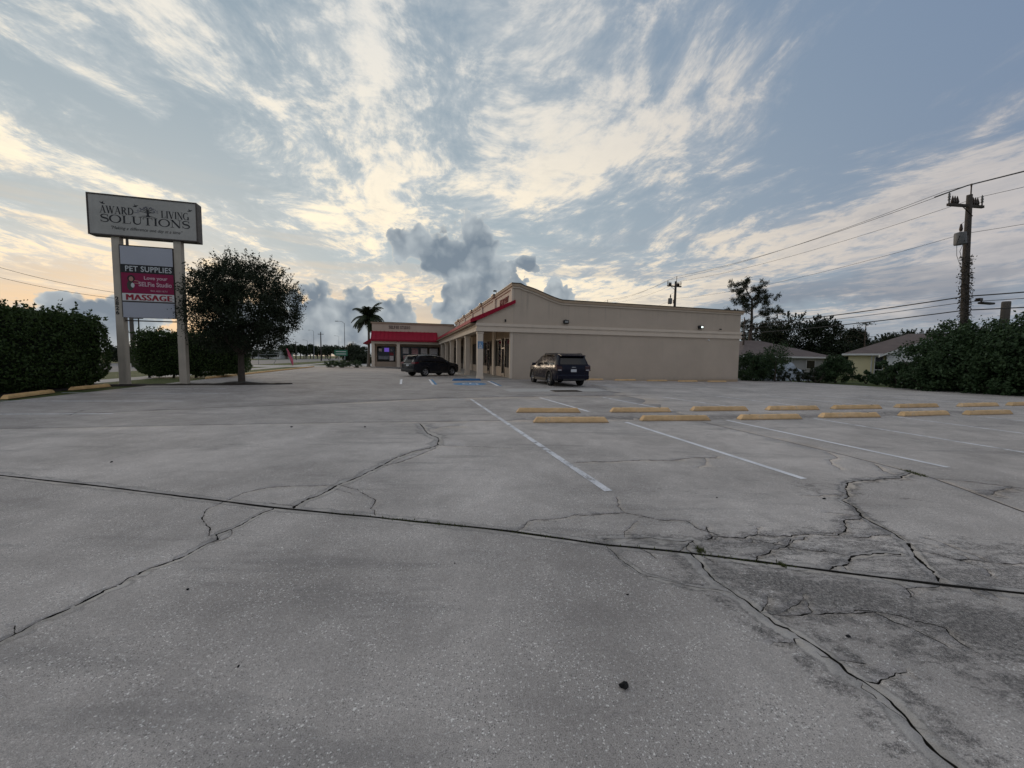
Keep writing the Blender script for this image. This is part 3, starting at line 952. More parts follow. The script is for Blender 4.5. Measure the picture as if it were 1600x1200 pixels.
    for g in range(5):
        Fg = F[grp == g]
        if len(Fg) == 0:
            continue
        used, invi = np.unique(Fg, return_inverse=True)
        Fl = invi.reshape(-1, 3)
        Vg = np.column_stack([V[used], Z[used]])
        # walls going down inside the cracks
        ed = np.concatenate([Fl[:, [0, 1]], Fl[:, [1, 2]], Fl[:, [2, 0]]])
        key = np.sort(ed, axis=1)
        _, idx, cnt = np.unique(key, axis=0, return_index=True, return_counts=True)
        be = ed[idx[cnt == 1]]
        bv, binv = np.unique(be, return_inverse=True)
        low = Vg[bv] - np.array([0, 0, 0.035])
        nb = len(Vg)
        binv = binv.reshape(-1, 2)
        W1 = np.column_stack([be[:, 1], be[:, 0], nb + binv[:, 0]])
        W2 = np.column_stack([be[:, 1], nb + binv[:, 0], nb + binv[:, 1]])
        nfl = len(Fl)
        me = tri_mesh('concrete_slab', np.concatenate([Vg, low]), np.concatenate([Fl, W1, W2]), M['concrete'],
                      {'halo': np.concatenate([halo[used], halo[used[bv]]]), 'stain': np.concatenate([stain[used], stain[used[bv]]]),
                       'pour': np.full(len(used) + len(bv), (1.0, 1.04, 1.12, 0.94, 0.80)[g])})
        me.materials.append(M['soil'])
        me.polygons.foreach_set('material_index', np.concatenate([np.zeros(nfl, dtype=np.int32), np.ones(len(me.polygons) - nfl, dtype=np.int32)]))
        o = bpy.data.objects.new('concrete_slab', me)
        link(o, root)
    # dirt lying in the joints
    xs = [uw(-19, -40), uw(24.4, -40), uw(24.4, 33), uw(-19, 33)]
    nu, nw = 22, 36
    Vd, Fd = [], []
    for i in range(nu + 1):
        for j in range(nw + 1):
            x, y = uw(-18.98 + 41.5 * i / nu, -39.9 + 72.8 * j / nw)
            Vd.append((x, y, gzf(x, y) - 0.026))
    for i in range(nu):
        for j in range(nw):
            a = i * (nw + 1) + j
            Fd.append((a, a + nw + 1, a + nw + 2, a + 1))
    link(bpy.data.objects.new('joint_dirt', tri_mesh('joint_dirt', Vd, Fd, M['soil'])), root)
    return root


def ground_sheet(name, pts, mat_, z, kind='structure', parent=None, sub=1):
    mb = MB()
    mb.add([(x, y, z) for x, y in pts], [tuple(range(len(pts)))])
    return mb.build(name, mat_, parent, kind=kind)


# wide ground to the horizon
gv, gf = [], []
gx = [-3000, -900, -300, -120, -60, -30, 0, 8, 14, 20, 30, 45, 70, 120, 300, 900, 3000]
gy = [-600, -100, -20, 5, 12, 18, 24, 30, 38, 50, 70, 110, 200, 500, 1500, 4500]
for x in gx:
    for y in gy:
        gv.append((x, y, gzf(x, y) - 0.09))
for i in range(len(gx) - 1):
    for j in range(len(gy) - 1):
        a = i * len(gy) + j
        gf.append((a, a + len(gy), a + len(gy) + 1, a + 1))
ground = bpy.data.objects.new('ground', tri_mesh('ground', gv, gf, M['grass']))
link(ground)
tag(ground, 'wide flat grassy ground around the plaza', kind='structure')
LOT = build_lot()

# verge, sidewalk and road to the left, all running along the lot edge
def strip_uw(name, u0, u1, w0, w1, z, mat_, label):
    o = ground_sheet(name, [uw(u0, w0), uw(u1, w0), uw(u1, w1), uw(u0, w1)], mat_, z)
    o['label'] = label
    return o


strip_uw('grass_verge', -30.5, -19.2, -60, 170, -0.030, M['grass'], 'strip of mown grass between lot kerb and road')
strip_uw('sidewalk', -24.2, -22.4, -60, 170, -0.022, M['sidewalk'], 'pale concrete sidewalk through the grass verge')
strip_uw('road', -52.0, -30.6, -60, 260, -0.040, M['asphalt'], 'wide grey highway beyond the verge')
strip_uw('driveway', -30.5, -19.1, 31.0, 41.0, -0.014, M['sidewalk'], 'paved entrance between the highway and the lot')
strip_uw('rear_paving', -19.0, -12.2, 33.0, 60.0, -0.006, M['sidewalk'], 'paving beside the end of the studio wing')

# ------------------------------------------------------------------ lettering
def text_mesh(body, size, depth=0.0, bold=0.0, align='CENTER', shear=0.0, spacing=1.0):
    cu = bpy.data.curves.new('lettering', 'FONT')
    cu.body = body
    cu.size = size
    cu.extrude = depth
    cu.offset = bold
    cu.shear = shear
    cu.space_character = spacing
    cu.align_x = align
    cu.align_y = 'CENTER'
    cu.resolution_u = 3
    o = bpy.data.objects.new('lettering', cu)
    COL.objects.link(o)
    dg = bpy.context.evaluated_depsgraph_get()
    me = bpy.data.meshes.new_from_object(o.evaluated_get(dg))
    bpy.data.objects.remove(o)
    bpy.data.curves.remove(cu)
    return me


def lettering(name, body, height, width, mat_, parent, centre, mx, depth=0.01, **kw):
    """letters scaled to a height and width; mx is the 3x3 frame (right, up, out) of the face"""
    me = text_mesh(body, 1.0, depth, **kw)
    vs = np.array([v.co[:] for v in me.vertices])
    lo, hi = vs.min(0), vs.max(0)
    cx, cy = (lo + hi)[:2] / 2
    sx, sy = width / (hi[0] - lo[0]), height / (hi[1] - lo[1])
    r, u_, n = (Vector(a) for a in mx)
    c = Vector(centre)
    for v in me.vertices:
        q = v.co.copy()
        v.co = c + r * ((q.x - cx) * sx) + u_ * ((q.y - cy) * sy) + n * (q.z + depth)
    me.materials.clear()
    me.materials.append(mat_)
    o = bpy.data.objects.new(name, me)
    link(o, parent)
    return o


def arc(cx, cy, rx, ry, a0, a1, n=14):
    return [(cx + rx * math.cos(R(a0 + (a1 - a0) * i / n)), cy + ry * math.sin(R(a0 + (a1 - a0) * i / n))) for i in range(n + 1)]


TK, TN = 0.17, 0.055          # thick and thin strokes of the roman capitals


def roman(ch):
    """strokes (points, widths) and advance of a serif capital one unit high"""
    S = []

    def serif(x, y, w=0.32):
        S.append(([(x - w / 2, y), (x + w / 2, y)], 0.05))

    def ring(cx, w, a0, a1, n=26):
        pts = arc(cx, 0.5, w, 0.48, a0, a1, n)
        wd = [TN + (TK - TN) * abs(math.cos(R(a0 + (a1 - a0) * i / n))) ** 1.5 for i in range(n + 1)]
        S.append((pts, wd))
    if ch == 'I':
        S.append(([(0.2, 0), (0.2, 1)], TK)); serif(0.2, 0.02); serif(0.2, 0.98); return S, 0.42
    if ch == 'L':
        S.append(([(0.2, 0), (0.2, 1)], TK)); serif(0.2, 0.98); S.append(([(0.05, 0.025), (0.66, 0.025)], 0.05))
        S.append(([(0.65, 0), (0.70, 0.26)], 0.05)); return S, 0.76
    if ch == 'T':
        S.append(([(0.38, 0), (0.38, 1)], TK)); serif(0.38, 0.02); S.append(([(0.02, 0.975), (0.74, 0.975)], 0.05))
        S.append(([(0.04, 1), (0.03, 0.72)], 0.05)); S.append(([(0.72, 1), (0.73, 0.72)], 0.05)); return S, 0.80
    if ch == 'A':
        S.append(([(0.12, 0), (0.44, 1)], TN)); S.append(([(0.44, 1), (0.76, 0)], TK)); S.append(([(0.22, 0.34), (0.66, 0.34)], 0.05))
        serif(0.12, 0.02, 0.28); serif(0.77, 0.02, 0.34); return S, 0.92
    if ch == 'V':
        S.append(([(0.12, 1), (0.45, 0)], TK)); S.append(([(0.45, 0), (0.76, 1)], TN)); serif(0.12, 0.98); serif(0.76, 0.98, 0.26); return S, 0.90
    if ch == 'W':
        S += [([(0.10, 1), (0.36, 0)], TK), ([(0.36, 0), (0.60, 1)], TN), ([(0.56, 1), (0.84, 0)], TK), ([(0.84, 0), (1.08, 1)], TN)]
        serif(0.12, 0.98); serif(0.58, 0.98); serif(1.08, 0.98, 0.26); return S, 1.2
    if ch == 'N':
        S += [([(0.16, 0), (0.16, 1)], TN), ([(0.14, 1), (0.76, 0)], TK), ([(0.76, 0), (0.76, 1)], TN)]
        serif(0.16, 0.02, 0.28); serif(0.12, 0.98, 0.24); serif(0.76, 0.98, 0.28); return S, 0.94
    if ch == 'O':
        ring(0.46, 0.40, 0, 360); return S, 0.94
    if ch == 'U':
        S.append(([(0.18, 1), (0.18, 0.34)], TK)); S.append((arc(0.44, 0.34, 0.26, 0.31, 180, 360), [TK - 0.11 * i / 14 for i in range(15)]))
        S.append(([(0.70, 0.34), (0.70, 1)], TN)); serif(0.18, 0.98); serif(0.70, 0.98, 0.28); return S, 0.88
    if ch == 'D':
        S.append(([(0.2, 0), (0.2, 1)], TK)); S.append((arc(0.26, 0.5, 0.54, 0.475, -90, 90), [TN + (TK - TN) * math.sin(math.pi * i / 14) for i in range(15)]))
        S += [([(0.05, 0.025), (0.28, 0.025)], 0.05), ([(0.05, 0.975), (0.28, 0.975)], 0.05)]; return S, 0.92
    if ch == 'R':
        S.append(([(0.2, 0), (0.2, 1)], TK)); S.append((arc(0.28, 0.74, 0.34, 0.235, -90, 90), [TN + (TK - TN) * math.sin(math.pi * i / 14) for i in range(15)]))
        S.append(([(0.40, 0.52), (0.80, 0.0)], TK)); S += [([(0.05, 0.975), (0.3, 0.975)], 0.05), ([(0.2, 0.50), (0.32, 0.50)], 0.05)]
        serif(0.2, 0.02); serif(0.82, 0.02, 0.16); return S, 0.92
    if ch == 'G':
        ring(0.46, 0.40, 48, 330); S.append(([(0.78, 0.0), (0.78, 0.40)], TK)); serif(0.76, 0.41); return S, 0.98
    if ch == 'S':
        pts = arc(0.34, 0.745, 0.25, 0.225, 20, 270, 12)[:-1] + arc(0.34, 0.265, 0.27, 0.245, 90, -160, 12)
        n = len(pts)
        S.append((pts, [TN + (TK - TN) * max(0, math.sin(math.pi * i / (n - 1))) ** 2 for i in range(n)]))
        S += [([(0.58, 0.98), (0.58, 0.70)], 0.05), ([(0.07, 0.02), (0.07, 0.30)], 0.05)]; return S, 0.68
    return S, 0.4


def roman_line(word, x0, x1, z0, z1, y, mat_, parent):
    adv = [roman(c)[1] for c in word]
    sx, sz = (x1 - x0) / sum(adv), (z1 - z0)
    x = x0
    for c, a in zip(word, adv):
        mb = MB()
        for i, (pts, wd) in enumerate(roman(c)[0]):
            mb.strip([(p[0] * sx, p[1] * sz) for p in pts], [v * (sx + sz) / 2 for v in wd] if isinstance(wd, list) else wd * (sx + sz) / 2, -i * 0.0006)
        mb.build('letter', mat_, parent, loc=(x, y, z0))
        x += a * sx


# ------------------------------------------------------------------ the plaza building
plaza = empty('strip_mall', (P0[0], P0[1], 0), ANG,
              'beige L-shaped strip mall with red metal awnings and a columned porch', 'building')


def pt(name, mat_, parent=plaza, fn=None, smooth=False, **kw):
    mb = MB()
    fn(mb)
    return mb.build(name, mat_, parent, smooth, **kw)


# --- end wall with its swept-up parapet
top = [(0.0, 6.46), (0.45, 6.46)]
for i in range(11):
    t_ = i / 10
    s_ = t_ * t_ * (3 - 2 * t_)
    top.append((0.75 + 2.85 * t_, 6.33 - (6.33 - 5.50) * (0.55 * t_ + 0.45 * s_)))
top.append((19.6, 5.42))
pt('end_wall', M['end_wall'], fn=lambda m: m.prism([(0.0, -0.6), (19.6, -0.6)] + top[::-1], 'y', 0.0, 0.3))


def cornice_run(m, pts, w0, w1, h0, h1):
    """band following the wall top, from w0 (out) to w1 (in)"""
    for a, b in zip(pts[:-1], pts[1:]):
        m.add([(a[0], w0, a[1] + h0), (b[0], w0, b[1] + h0), (b[0], w1, b[1] + h0), (a[0], w1, a[1] + h0),
               (a[0], w0, a[1] + h1), (b[0], w0, b[1] + h1), (b[0], w1, b[1] + h1), (a[0], w1, a[1] + h1)],
              [(0, 3, 2, 1), (4, 5, 6, 7), (0, 1, 5, 4), (2, 3, 7, 6), (1, 2, 6, 5), (3, 0, 4, 7)])


ctop = [(-0.18, 6.46)] + top[1:-1] + [(19.78, 5.42)]
co = pt('cornice', M['cornice'], fn=lambda m: cornice_run(m, ctop, -0.17, 0.45, -0.02, 0.16))
pt('cornice_moulding', M['stucco_light'], co, fn=lambda m: cornice_run(m, [(-0.09, 6.46)] + ctop[1:], -0.09, -0.002, -0.14, -0.021))
pt('cornice_cap', M['bronze'], co, fn=lambda m: cornice_run(m, [(-0.21, 6.46)] + ctop[1:], -0.20, 0.47, 0.161, 0.205))
# --- the double moulding across the end wall and round the porch beam
for i, (z0, z1, pr) in enumerate(((3.66, 3.86, 0.11), (3.52, 3.655, 0.05), (3.30, 3.515, 0.10))):
    pt('string_course', M['stucco_light'], fn=lambda m: (m.box(-2.52 - pr, 19.6 + pr, -pr, -0.003, z0, z1)))
    pt('porch_beam_moulding', M['stucco_light'], fn=lambda m: (m.box(-2.52 - pr, -2.523, -0.002, 30.0, z0, z1)))
# --- other outer walls and roof
pt('right_wall', M['stucco'], fn=lambda m: m.box(19.3, 19.6, 0.3, 40, -0.6, 5.42))
pt('rear_wall', M['stucco'], fn=lambda m: m.box(-11.7, 19.3, 40, 40.3, -0.6, 5.42))
pt('roof', M['roof_flat'], fn=lambda m: m.box(0.3, 19.3, 0.3, 40, 4.9, 5.1))
# --- storefront wall: parapet with pilasters, cornice broken round them
pt('parapet', M['stucco_light'], fn=lambda m: m.box(0.0, 0.3, 0.3, 31.7, 3.76, 6.46))


def facade_cornice(m, o, z0, z1, inner=0.45):
    m.box(-o, inner, 0.455, 31.5, z0, z1)
    for w in range(1, 6):
        m.box(-o - 0.12, inner - 0.01, w * 5.5 - 0.36, w * 5.5 + 0.36, z0 - 0.01, z1 + 0.05)


fc = pt('facade_cornice', M['cornice'], fn=lambda m: facade_cornice(m, 0.17, 6.44, 6.61))
pt('cornice_cap', M['bronze'], fc, fn=lambda m: facade_cornice(m, 0.20, 6.622, 6.66, 0.46))
pt('cornice_moulding', M['stucco_light'], fc, fn=lambda m: m.box(-0.09, -0.003, 0.1, 31.5, 6.30, 6.437))
for k in range(6):
    w = k * 5.5
    pt('pilaster', M['stucco_light'], fn=lambda m: m.box(-0.13, -0.002, max(w - 0.27, 0.002), w + 0.27, 5.2, 6.298))
    pt('pilaster', M['stucco_light'], fn=lambda m: m.bbox(-0.20, 0.0, max(w - 0.28, 0.02), w + 0.32, 0.06, 3.75, 0.015))
# --- sloping red awning over the porch
aw = pt('awning', M['red_metal'], fn=lambda m: m.prism([(-0.001, 5.42), (-2.98, 4.06), (-2.98, 3.98), (-0.001, 5.34)], 'y', -0.10, 29.75))
pt('fascia', M['red_metal'], aw, fn=lambda m: m.box(-3.02, -2.982, -0.12, 29.7, 3.87, 4.09))
pt('rake_trim', M['red_metal'], aw, fn=lambda m: m.prism([(0.10, 5.52), (-3.03, 4.10), (-3.03, 3.86), (-2.4, 4.08), (0.10, 5.28)], 'y', -0.18, -0.102))
for k in range(30):
    w = 0.5 + k * 0.98
    pt('seam', M['red_metal'], aw, fn=lambda m: m.prism([(-0.02, 5.455), (-2.97, 4.11), (-2.97, 4.062), (-0.02, 5.415)], 'y', w, w + 0.04))
pt('gable_panel', M['stucco'], fn=lambda m: m.prism([(-2.56, 3.862), (-0.003, 3.862), (-0.003, 5.33), (-2.56, 4.16)], 'y', 0.004, 0.18))
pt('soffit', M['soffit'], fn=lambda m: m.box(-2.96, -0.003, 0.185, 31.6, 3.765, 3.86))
pt('porch_beam', M['stucco'], fn=lambda m: m.box(-2.52, -2.08, 0.0, 30.0, 3.30, 3.762))
for k in range(6):
    w = 0.24 + k * 5.46
    c_ = pt('column', M['stucco_light'], fn=lambda m: m.bbox(-2.50, -2.10, w - 0.2, w + 0.2, -0.3, 3.298, 0.02))
    pt('base', M['stucco_light'], c_, fn=lambda m: m.bbox(-2.53, -2.07, w - 0.23, w + 0.23, 0.0, 0.22, 0.02))
    pt('capital', M['stucco_light'], c_, fn=lambda m: m.bbox(-2.53, -2.07, w - 0.23, w + 0.23, 3.12, 3.29, 0.02))
pt('walkway', M['walk'], fn=lambda m: m.bbox(-2.72, 0.0, 0.01, 31.9, -0.4, 0.075, 0.03))
# --- shopfronts along the porch
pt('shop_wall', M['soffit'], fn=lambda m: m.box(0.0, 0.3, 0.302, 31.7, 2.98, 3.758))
for k in range(6):
    w0 = k * 5.5 + (0.32 if k else 0.45)
    w1 = (k + 1) * 5.5 - 0.28
    d0 = w0 + 1.75
    for a, b in ((w0, d0 - 0.06), (d0 + 1.06, w1)):
        pt('kneewall', M['brick_tan'], fn=lambda m: m.box(-0.02, 0.25, a, b, 0.0, 0.76))
        mb = MB()
        mb.box(-0.05, 0.06, a, b, 0.762, 0.83).box(-0.05, 0.06, a, b, 2.91, 2.978)
        n = 2 if b - a > 1.9 else 1
        for j in range(n + 1):
            q = a + (b - a - 0.06) * j / n
            mb.box(-0.048, 0.058, q, q + 0.06, 0.83, 2.91)
        wd = mb.build('window', M['bronze'], plaza)
        for j in range(n):
            q0, q1 = a + 0.06 + (b - a - 0.06) * j / n, a + (b - a - 0.06) * (j + 1) / n
            pt('pane', M['glass'], wd, fn=lambda m: m.box(-0.005, 0.01, q0, q1, 0.83, 2.91))
    dr = pt('door', M['bronze'], fn=lambda m: m.box(-0.04, 0.05, d0, d0 + 0.09, 0.08, 2.978).box(-0.04, 0.05, d0 + 0.91, d0 + 1.0, 0.08, 2.978)
            .box(-0.038, 0.05, d0 + 0.09, d0 + 0.91, 2.2, 2.3).box(-0.038, 0.05, d0 + 0.09, d0 + 0.91, 0.08, 0.33))
    pt('pane', M['glass'], dr, fn=lambda m: m.box(-0.005, 0.01, d0 + 0.09, d0 + 0.91, 0.33, 2.2).box(-0.005, 0.01, d0 + 0.09, d0 + 0.91, 2.3, 2.95))
    pt('handle', M['galv'], dr, fn=lambda m: m.tube([(-0.09, d0 + 0.14, 0.9), (-0.09, d0 + 0.14, 1.35)], 0.015))
# backing so the panes read as dark interiors
pt('shop_interior', mottled('dim_shop_interior', (0.05, 0.045, 0.04), 0.9), fn=lambda m: m.box(0.9, 1.0, 0.32, 31.6, 0.0, 3.7))

# --- porch downlights, lit
lit = mat('lit_lamp', (1, 0.9, 0.75), 0.5)
lit.node_tree.nodes['Principled BSDF'].inputs['Emission Color'].default_value = (1.0, 0.84, 0.62, 1)
lit.node_tree.nodes['Principled BSDF'].inputs['Emission Strength'].default_value = 9.0
for k, w in enumerate((1.7, 4.5, 7.3, 10.1, 12.9, 15.6, 18.4, 21.2)):
    dl = pt('downlight', M['white'], fn=lambda m: m.lathe([(0.0, 3.764), (0.13, 3.764), (0.13, 3.72), (0.10, 3.70), (0.0, 3.71)], (-1.25, w, 0), n=14))
    pt('lamp', lit, dl, fn=lambda m: m.lathe([(0.0, 3.655), (0.05, 3.66), (0.075, 3.69), (0.06, 3.705), (0.0, 3.706)], (-1.25, w, 0), n=12))
    if k < 6:
        ld = bpy.data.lights.new('downlight_glow', 'POINT')
        ld.energy = 1.6
        ld.color = (1.0, 0.80, 0.55)
        ld.shadow_soft_size = 0.08
        lo = bpy.data.objects.new('downlight_glow', ld)
        link(lo, plaza)
        lo.location = (-1.25, w, 3.55)

# --- lettering on the parapet
FU = ((0, -1, 0), (0, 0, 1), (-1, 0, 0))     # faces the lot from the storefront
FW = ((1, 0, 0), (0, 0, 1), (0, -1, 0))      # faces along the lot
sg = empty('sign_letters')
sg.parent = plaza
for i, ch in enumerate('MARGOT'):
    lettering('letter', ch, 0.44, 0.36, M['red_letter'], sg, (-0.004, 3.62 - i * 0.43, 5.78), FU, 0.03, bold=0.0 if ch == 'M' else 0.02)

# --- wall fittings on the end wall
fl = pt('wall_light', M['black'], fn=lambda m: m.bbox(3.72, 4.12, -0.19, 0.0, 4.02, 4.27, 0.03).box(3.86, 3.98, -0.06, 0.0, 4.27, 4.31))
pt('lens', mat('dull_lens', (0.30, 0.30, 0.29), 0.2), fl, fn=lambda m: m.box(3.79, 4.05, -0.196, -0.1905, 4.08, 4.21))
fl2 = pt('wall_light', M['black'], fn=lambda m: m.bbox(15.35, 15.78, -0.19, 0.0, 4.02, 4.27, 0.03))
lens = mat('lit_flood_lens', (0.9, 1.0, 0.95), 0.3)
lens.node_tree.nodes['Principled BSDF'].inputs['Emission Color'].default_value = (0.86, 1.0, 0.93, 1)
lens.node_tree.nodes['Principled BSDF'].inputs['Emission Strength'].default_value = 1.5
pt('lens', lens, fl2, fn=lambda m: m.box(15.54, 15.72, -0.197, -0.1905, 4.08, 4.21))
pt('camera_bracket', M['black'], fn=lambda m: m.tube([(17.5, 0, 4.02), (17.5, -0.16, 4.03)], 0.022).bbox(17.34, 17.52, -0.23, -0.15, 3.98, 4.07, 0.015))
pt('sensor', M['white'], fn=lambda m: m.lathe([(0, -0.10), (0.05, -0.10), (0.075, -0.04), (0.075, 0)], (16.45, 0, 3.14), 'y', 12))
pt('outlet_box', M['black'], fn=lambda m: m.bbox(-0.62, -0.52, -0.07, 0.004, 3.99, 4.17, 0.01))
pt('weep_screed', M['cornice'], fn=lambda m: m.box(0.02, 19.58, -0.02, 0.0, -0.26, -0.06))
pt('roof_light', M['black'], fn=lambda m: m.tube([(0.1, 5.7, 6.62), (0.1, 5.7, 7.05), (-0.02, 5.7, 7.1)], 0.025).bbox(-0.16, 0.1, 5.58, 5.82, 7.0, 7.1, 0.02))
hs = pt('parking_sign', mottled('faded_blue_sign', (0.15, 0.28, 0.45), 0.5, 0.1, 3, 30, 0.02), fn=lambda m: m.bbox(-2.49, -2.11, 0.02, 0.038, 2.12, 2.62, 0.004))
pt('symbol', M['white'], hs, fn=lambda m: m.strip([(-2.34, 2.52), (-2.32, 2.36), (-2.24, 2.36), (-2.20, 2.26)], 0.035, 0.016).strip(arc(-2.31, 2.31, 0.075, 0.075, 100, 350), 0.028, 0.0155)
   .box(-2.42, -2.18, 0.0145, 0.0165, 2.145, 2.20))

# --- the studio wing across the end of the porch
WW = 31.7
pt('wing_wall', M['stucco'], fn=lambda m: m.box(-11.7, -0.002, WW, WW + 0.3, 3.3, 6.18))
pt('wing_side_wall', M['stucco'], fn=lambda m: m.box(-11.7, -11.4, WW + 0.302, 39.99, -0.4, 6.16))
wc = pt('wing_cornice', M['cornice'], fn=lambda m: m.box(-11.85, -0.21, WW - 0.15, WW + 0.4, 6.182, 6.34))
pt('cornice_cap', M['bronze'], wc, fn=lambda m: m.box(-11.88, -0.21, WW - 0.18, WW + 0.4, 6.342, 6.385))
pt('wing_side_cornice', M['cornice'], fn=lambda m: m.box(-11.85, -11.3, WW + 0.405, 40.1, 6.165, 6.335))
wa = pt('wing_awning', M['red_metal'], fn=lambda m: m.prism([(WW - 0.002, 5.08), (29.72, 3.80), (29.72, 3.70), (WW - 0.002, 4.98)], 'x', -11.75, -2.7))
for k in range(17):
    u_ = -11.70 + k * 0.55
    pt('seam', M['red_metal'], wa, fn=lambda m: m.prism([(WW - 0.02, 5.155), (29.71, 3.885), (29.71, 3.80), (WW - 0.02, 5.07)], 'x', u_, u_ + 0.05))
pt('fascia', M['red_metal'], wa, fn=lambda m: m.box(-11.77, -2.72, 29.67, 29.718, 3.60, 3.83))
pt('wing_beam', M['stucco_light'], fn=lambda m: m.box(-11.68, -2.64, 30.0, 30.4, 3.28, 3.70))
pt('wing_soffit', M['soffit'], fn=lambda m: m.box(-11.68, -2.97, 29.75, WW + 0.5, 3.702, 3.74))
for u_ in (-11.45, -8.15):
    c_ = pt('column', M['stucco_light'], fn=lambda m: m.bbox(u_ - 0.21, u_ + 0.21, 29.99, 30.41, -0.3, 3.278, 0.02))
    pt('base', M['stucco_light'], c_, fn=lambda m: m.bbox(u_ - 0.24, u_ + 0.24, 29.96, 30.44, 0.0, 0.22, 0.02))
pt('wing_walkway', M['walk'], fn=lambda m: m.bbox(-11.8, -2.73, 29.8, 32.2, -0.4, 0.07, 0.03))
pt('wing_kneewall', M['brick_tan'], fn=lambda m: m.box(-11.4, -0.3, 32.2, 32.45, 0.0, 0.78))
pt('wing_shop_wall', M['brick_tan'], fn=lambda m: m.box(-11.4, -0.3, 32.2, 32.45, 2.96, 3.7).box(-8.6, -7.85, 32.2, 32.45, 0.782, 2.958).box(-11.4, -11.1, 32.2, 32.45, 0.782, 2.958).box(-2.3, -0.3, 32.2, 32.45, 0.782, 2.958))
pink_print = mottled('pink_window_print', (0.62, 0.34, 0.34), 0.5, 0.5, 3.5, 9.0, 0.0)
white_print = mottled('white_window_print', (0.80, 0.74, 0.72), 0.5, 0.3, 4.0, 12.0, 0.0)
red_print = mottled('red_window_print', (0.30, 0.04, 0.05), 0.5, 0.4, 4.0, 9.0, 0.0)
grey_print = mottled('grey_window_print', (0.26, 0.27, 0.30), 0.5, 0.5, 3.0, 9.0, 0.0)
purple = mat('purple_screen', (0.2, 0.1, 0.6), 0.4)
purple.node_tree.nodes['Principled BSDF'].inputs['Emission Color'].default_value = (0.30, 0.16, 0.95, 1)
purple.node_tree.nodes['Principled BSDF'].inputs['Emission Strength'].default_value = 0.30
PRINTS = {0: [(-10.85, -10.45, 2.25, 2.65, white_print), (-10.1, -9.45, 2.2, 2.75, purple), (-9.3, -8.95, 2.25, 2.65, grey_print),
              (-10.9, -9.5, 1.1, 1.62, grey_print), (-9.4, -8.85, 0.95, 1.6, white_print), (-9.4, -8.85, 1.68, 2.1, red_print)],
          1: [(-7.55, -6.75, 1.98, 2.78, white_print), (-7.5, -6.7, 1.2, 1.7, pink_print)], 2: [(-6.3, -5.4, 1.85, 2.75, pink_print), (-6.3, -5.5, 1.1, 1.7, red_print)],
          3: [(-5.0, -4.1, 1.98, 2.78, white_print), (-4.9, -4.2, 1.2, 1.8, pink_print)], 4: [(-3.75, -2.6, 1.9, 2.75, white_print), (-3.7, -2.7, 0.95, 1.75, pink_print)]}
for i, (a, b) in enumerate(((-11.1, -8.6), (-7.85, -6.5), (-6.5, -5.15), (-5.15, -3.9), (-3.9, -2.3))):
    wd = pt('window', M['bronze'], fn=lambda m: m.box(a, b, 32.15, 32.25, 0.785, 0.86).box(a, b, 32.15, 32.25, 2.88, 2.955).box(a, a + 0.07, 32.15, 32.25, 0.86, 2.88).box(b - 0.07, b, 32.15, 32.25, 0.86, 2.88))
    pt('pane', M['glass'], wd, fn=lambda m: m.box(a + 0.07, b - 0.07, 32.2, 32.215, 0.86, 2.88))
    for x0, x1, z0, z1, mm in PRINTS[i]:
        pt('window_print', mm, wd, fn=lambda m: m.box(x0, x1, 32.185, 32.199, z0, z1))
sg2 = empty('sign_letters')
sg2.parent = plaza
for word, u0 in (('SELFIE', -9.45), ('STUDIO', -7.9)):
    for i, ch in enumerate(word):
        lettering('letter', ch, 0.42, 0.09 if ch == 'I' else 0.19, M['dark_letter'], sg2, (u0 + 0.12 + i * 0.235, WW - 0.004, 5.68), FW, 0.02, bold=0.02)
pt('side_awning', M['red_metal'], fn=lambda m: m.prism([(-11.705, 3.98), (-12.75, 3.32), (-12.75, 3.22), (-11.705, 3.62)], 'y', 30.2, 36.0))

# ------------------------------------------------------------------ painted lines, wheel stops, drain
def stripe(name, a, b, w, mat_, z=0.0085):
    a, b = np.array(a), np.array(b)
    d = (b - a) / np.linalg.norm(b - a)
    n = np.array([-d[1], d[0]]) * w / 2
    k = max(1, int(np.linalg.norm(b - a) / 1.2))
    mb = MB()
    for i in range(k):
        p, q = a + (b - a) * i / k, a + (b - a) * (i + 1) / k
        mb.quad(*[(x, y, gzf(x, y) + z) for x, y in (p + n, q + n, q - n, p - n)])
    return mb.build(name, mat_, LOT)


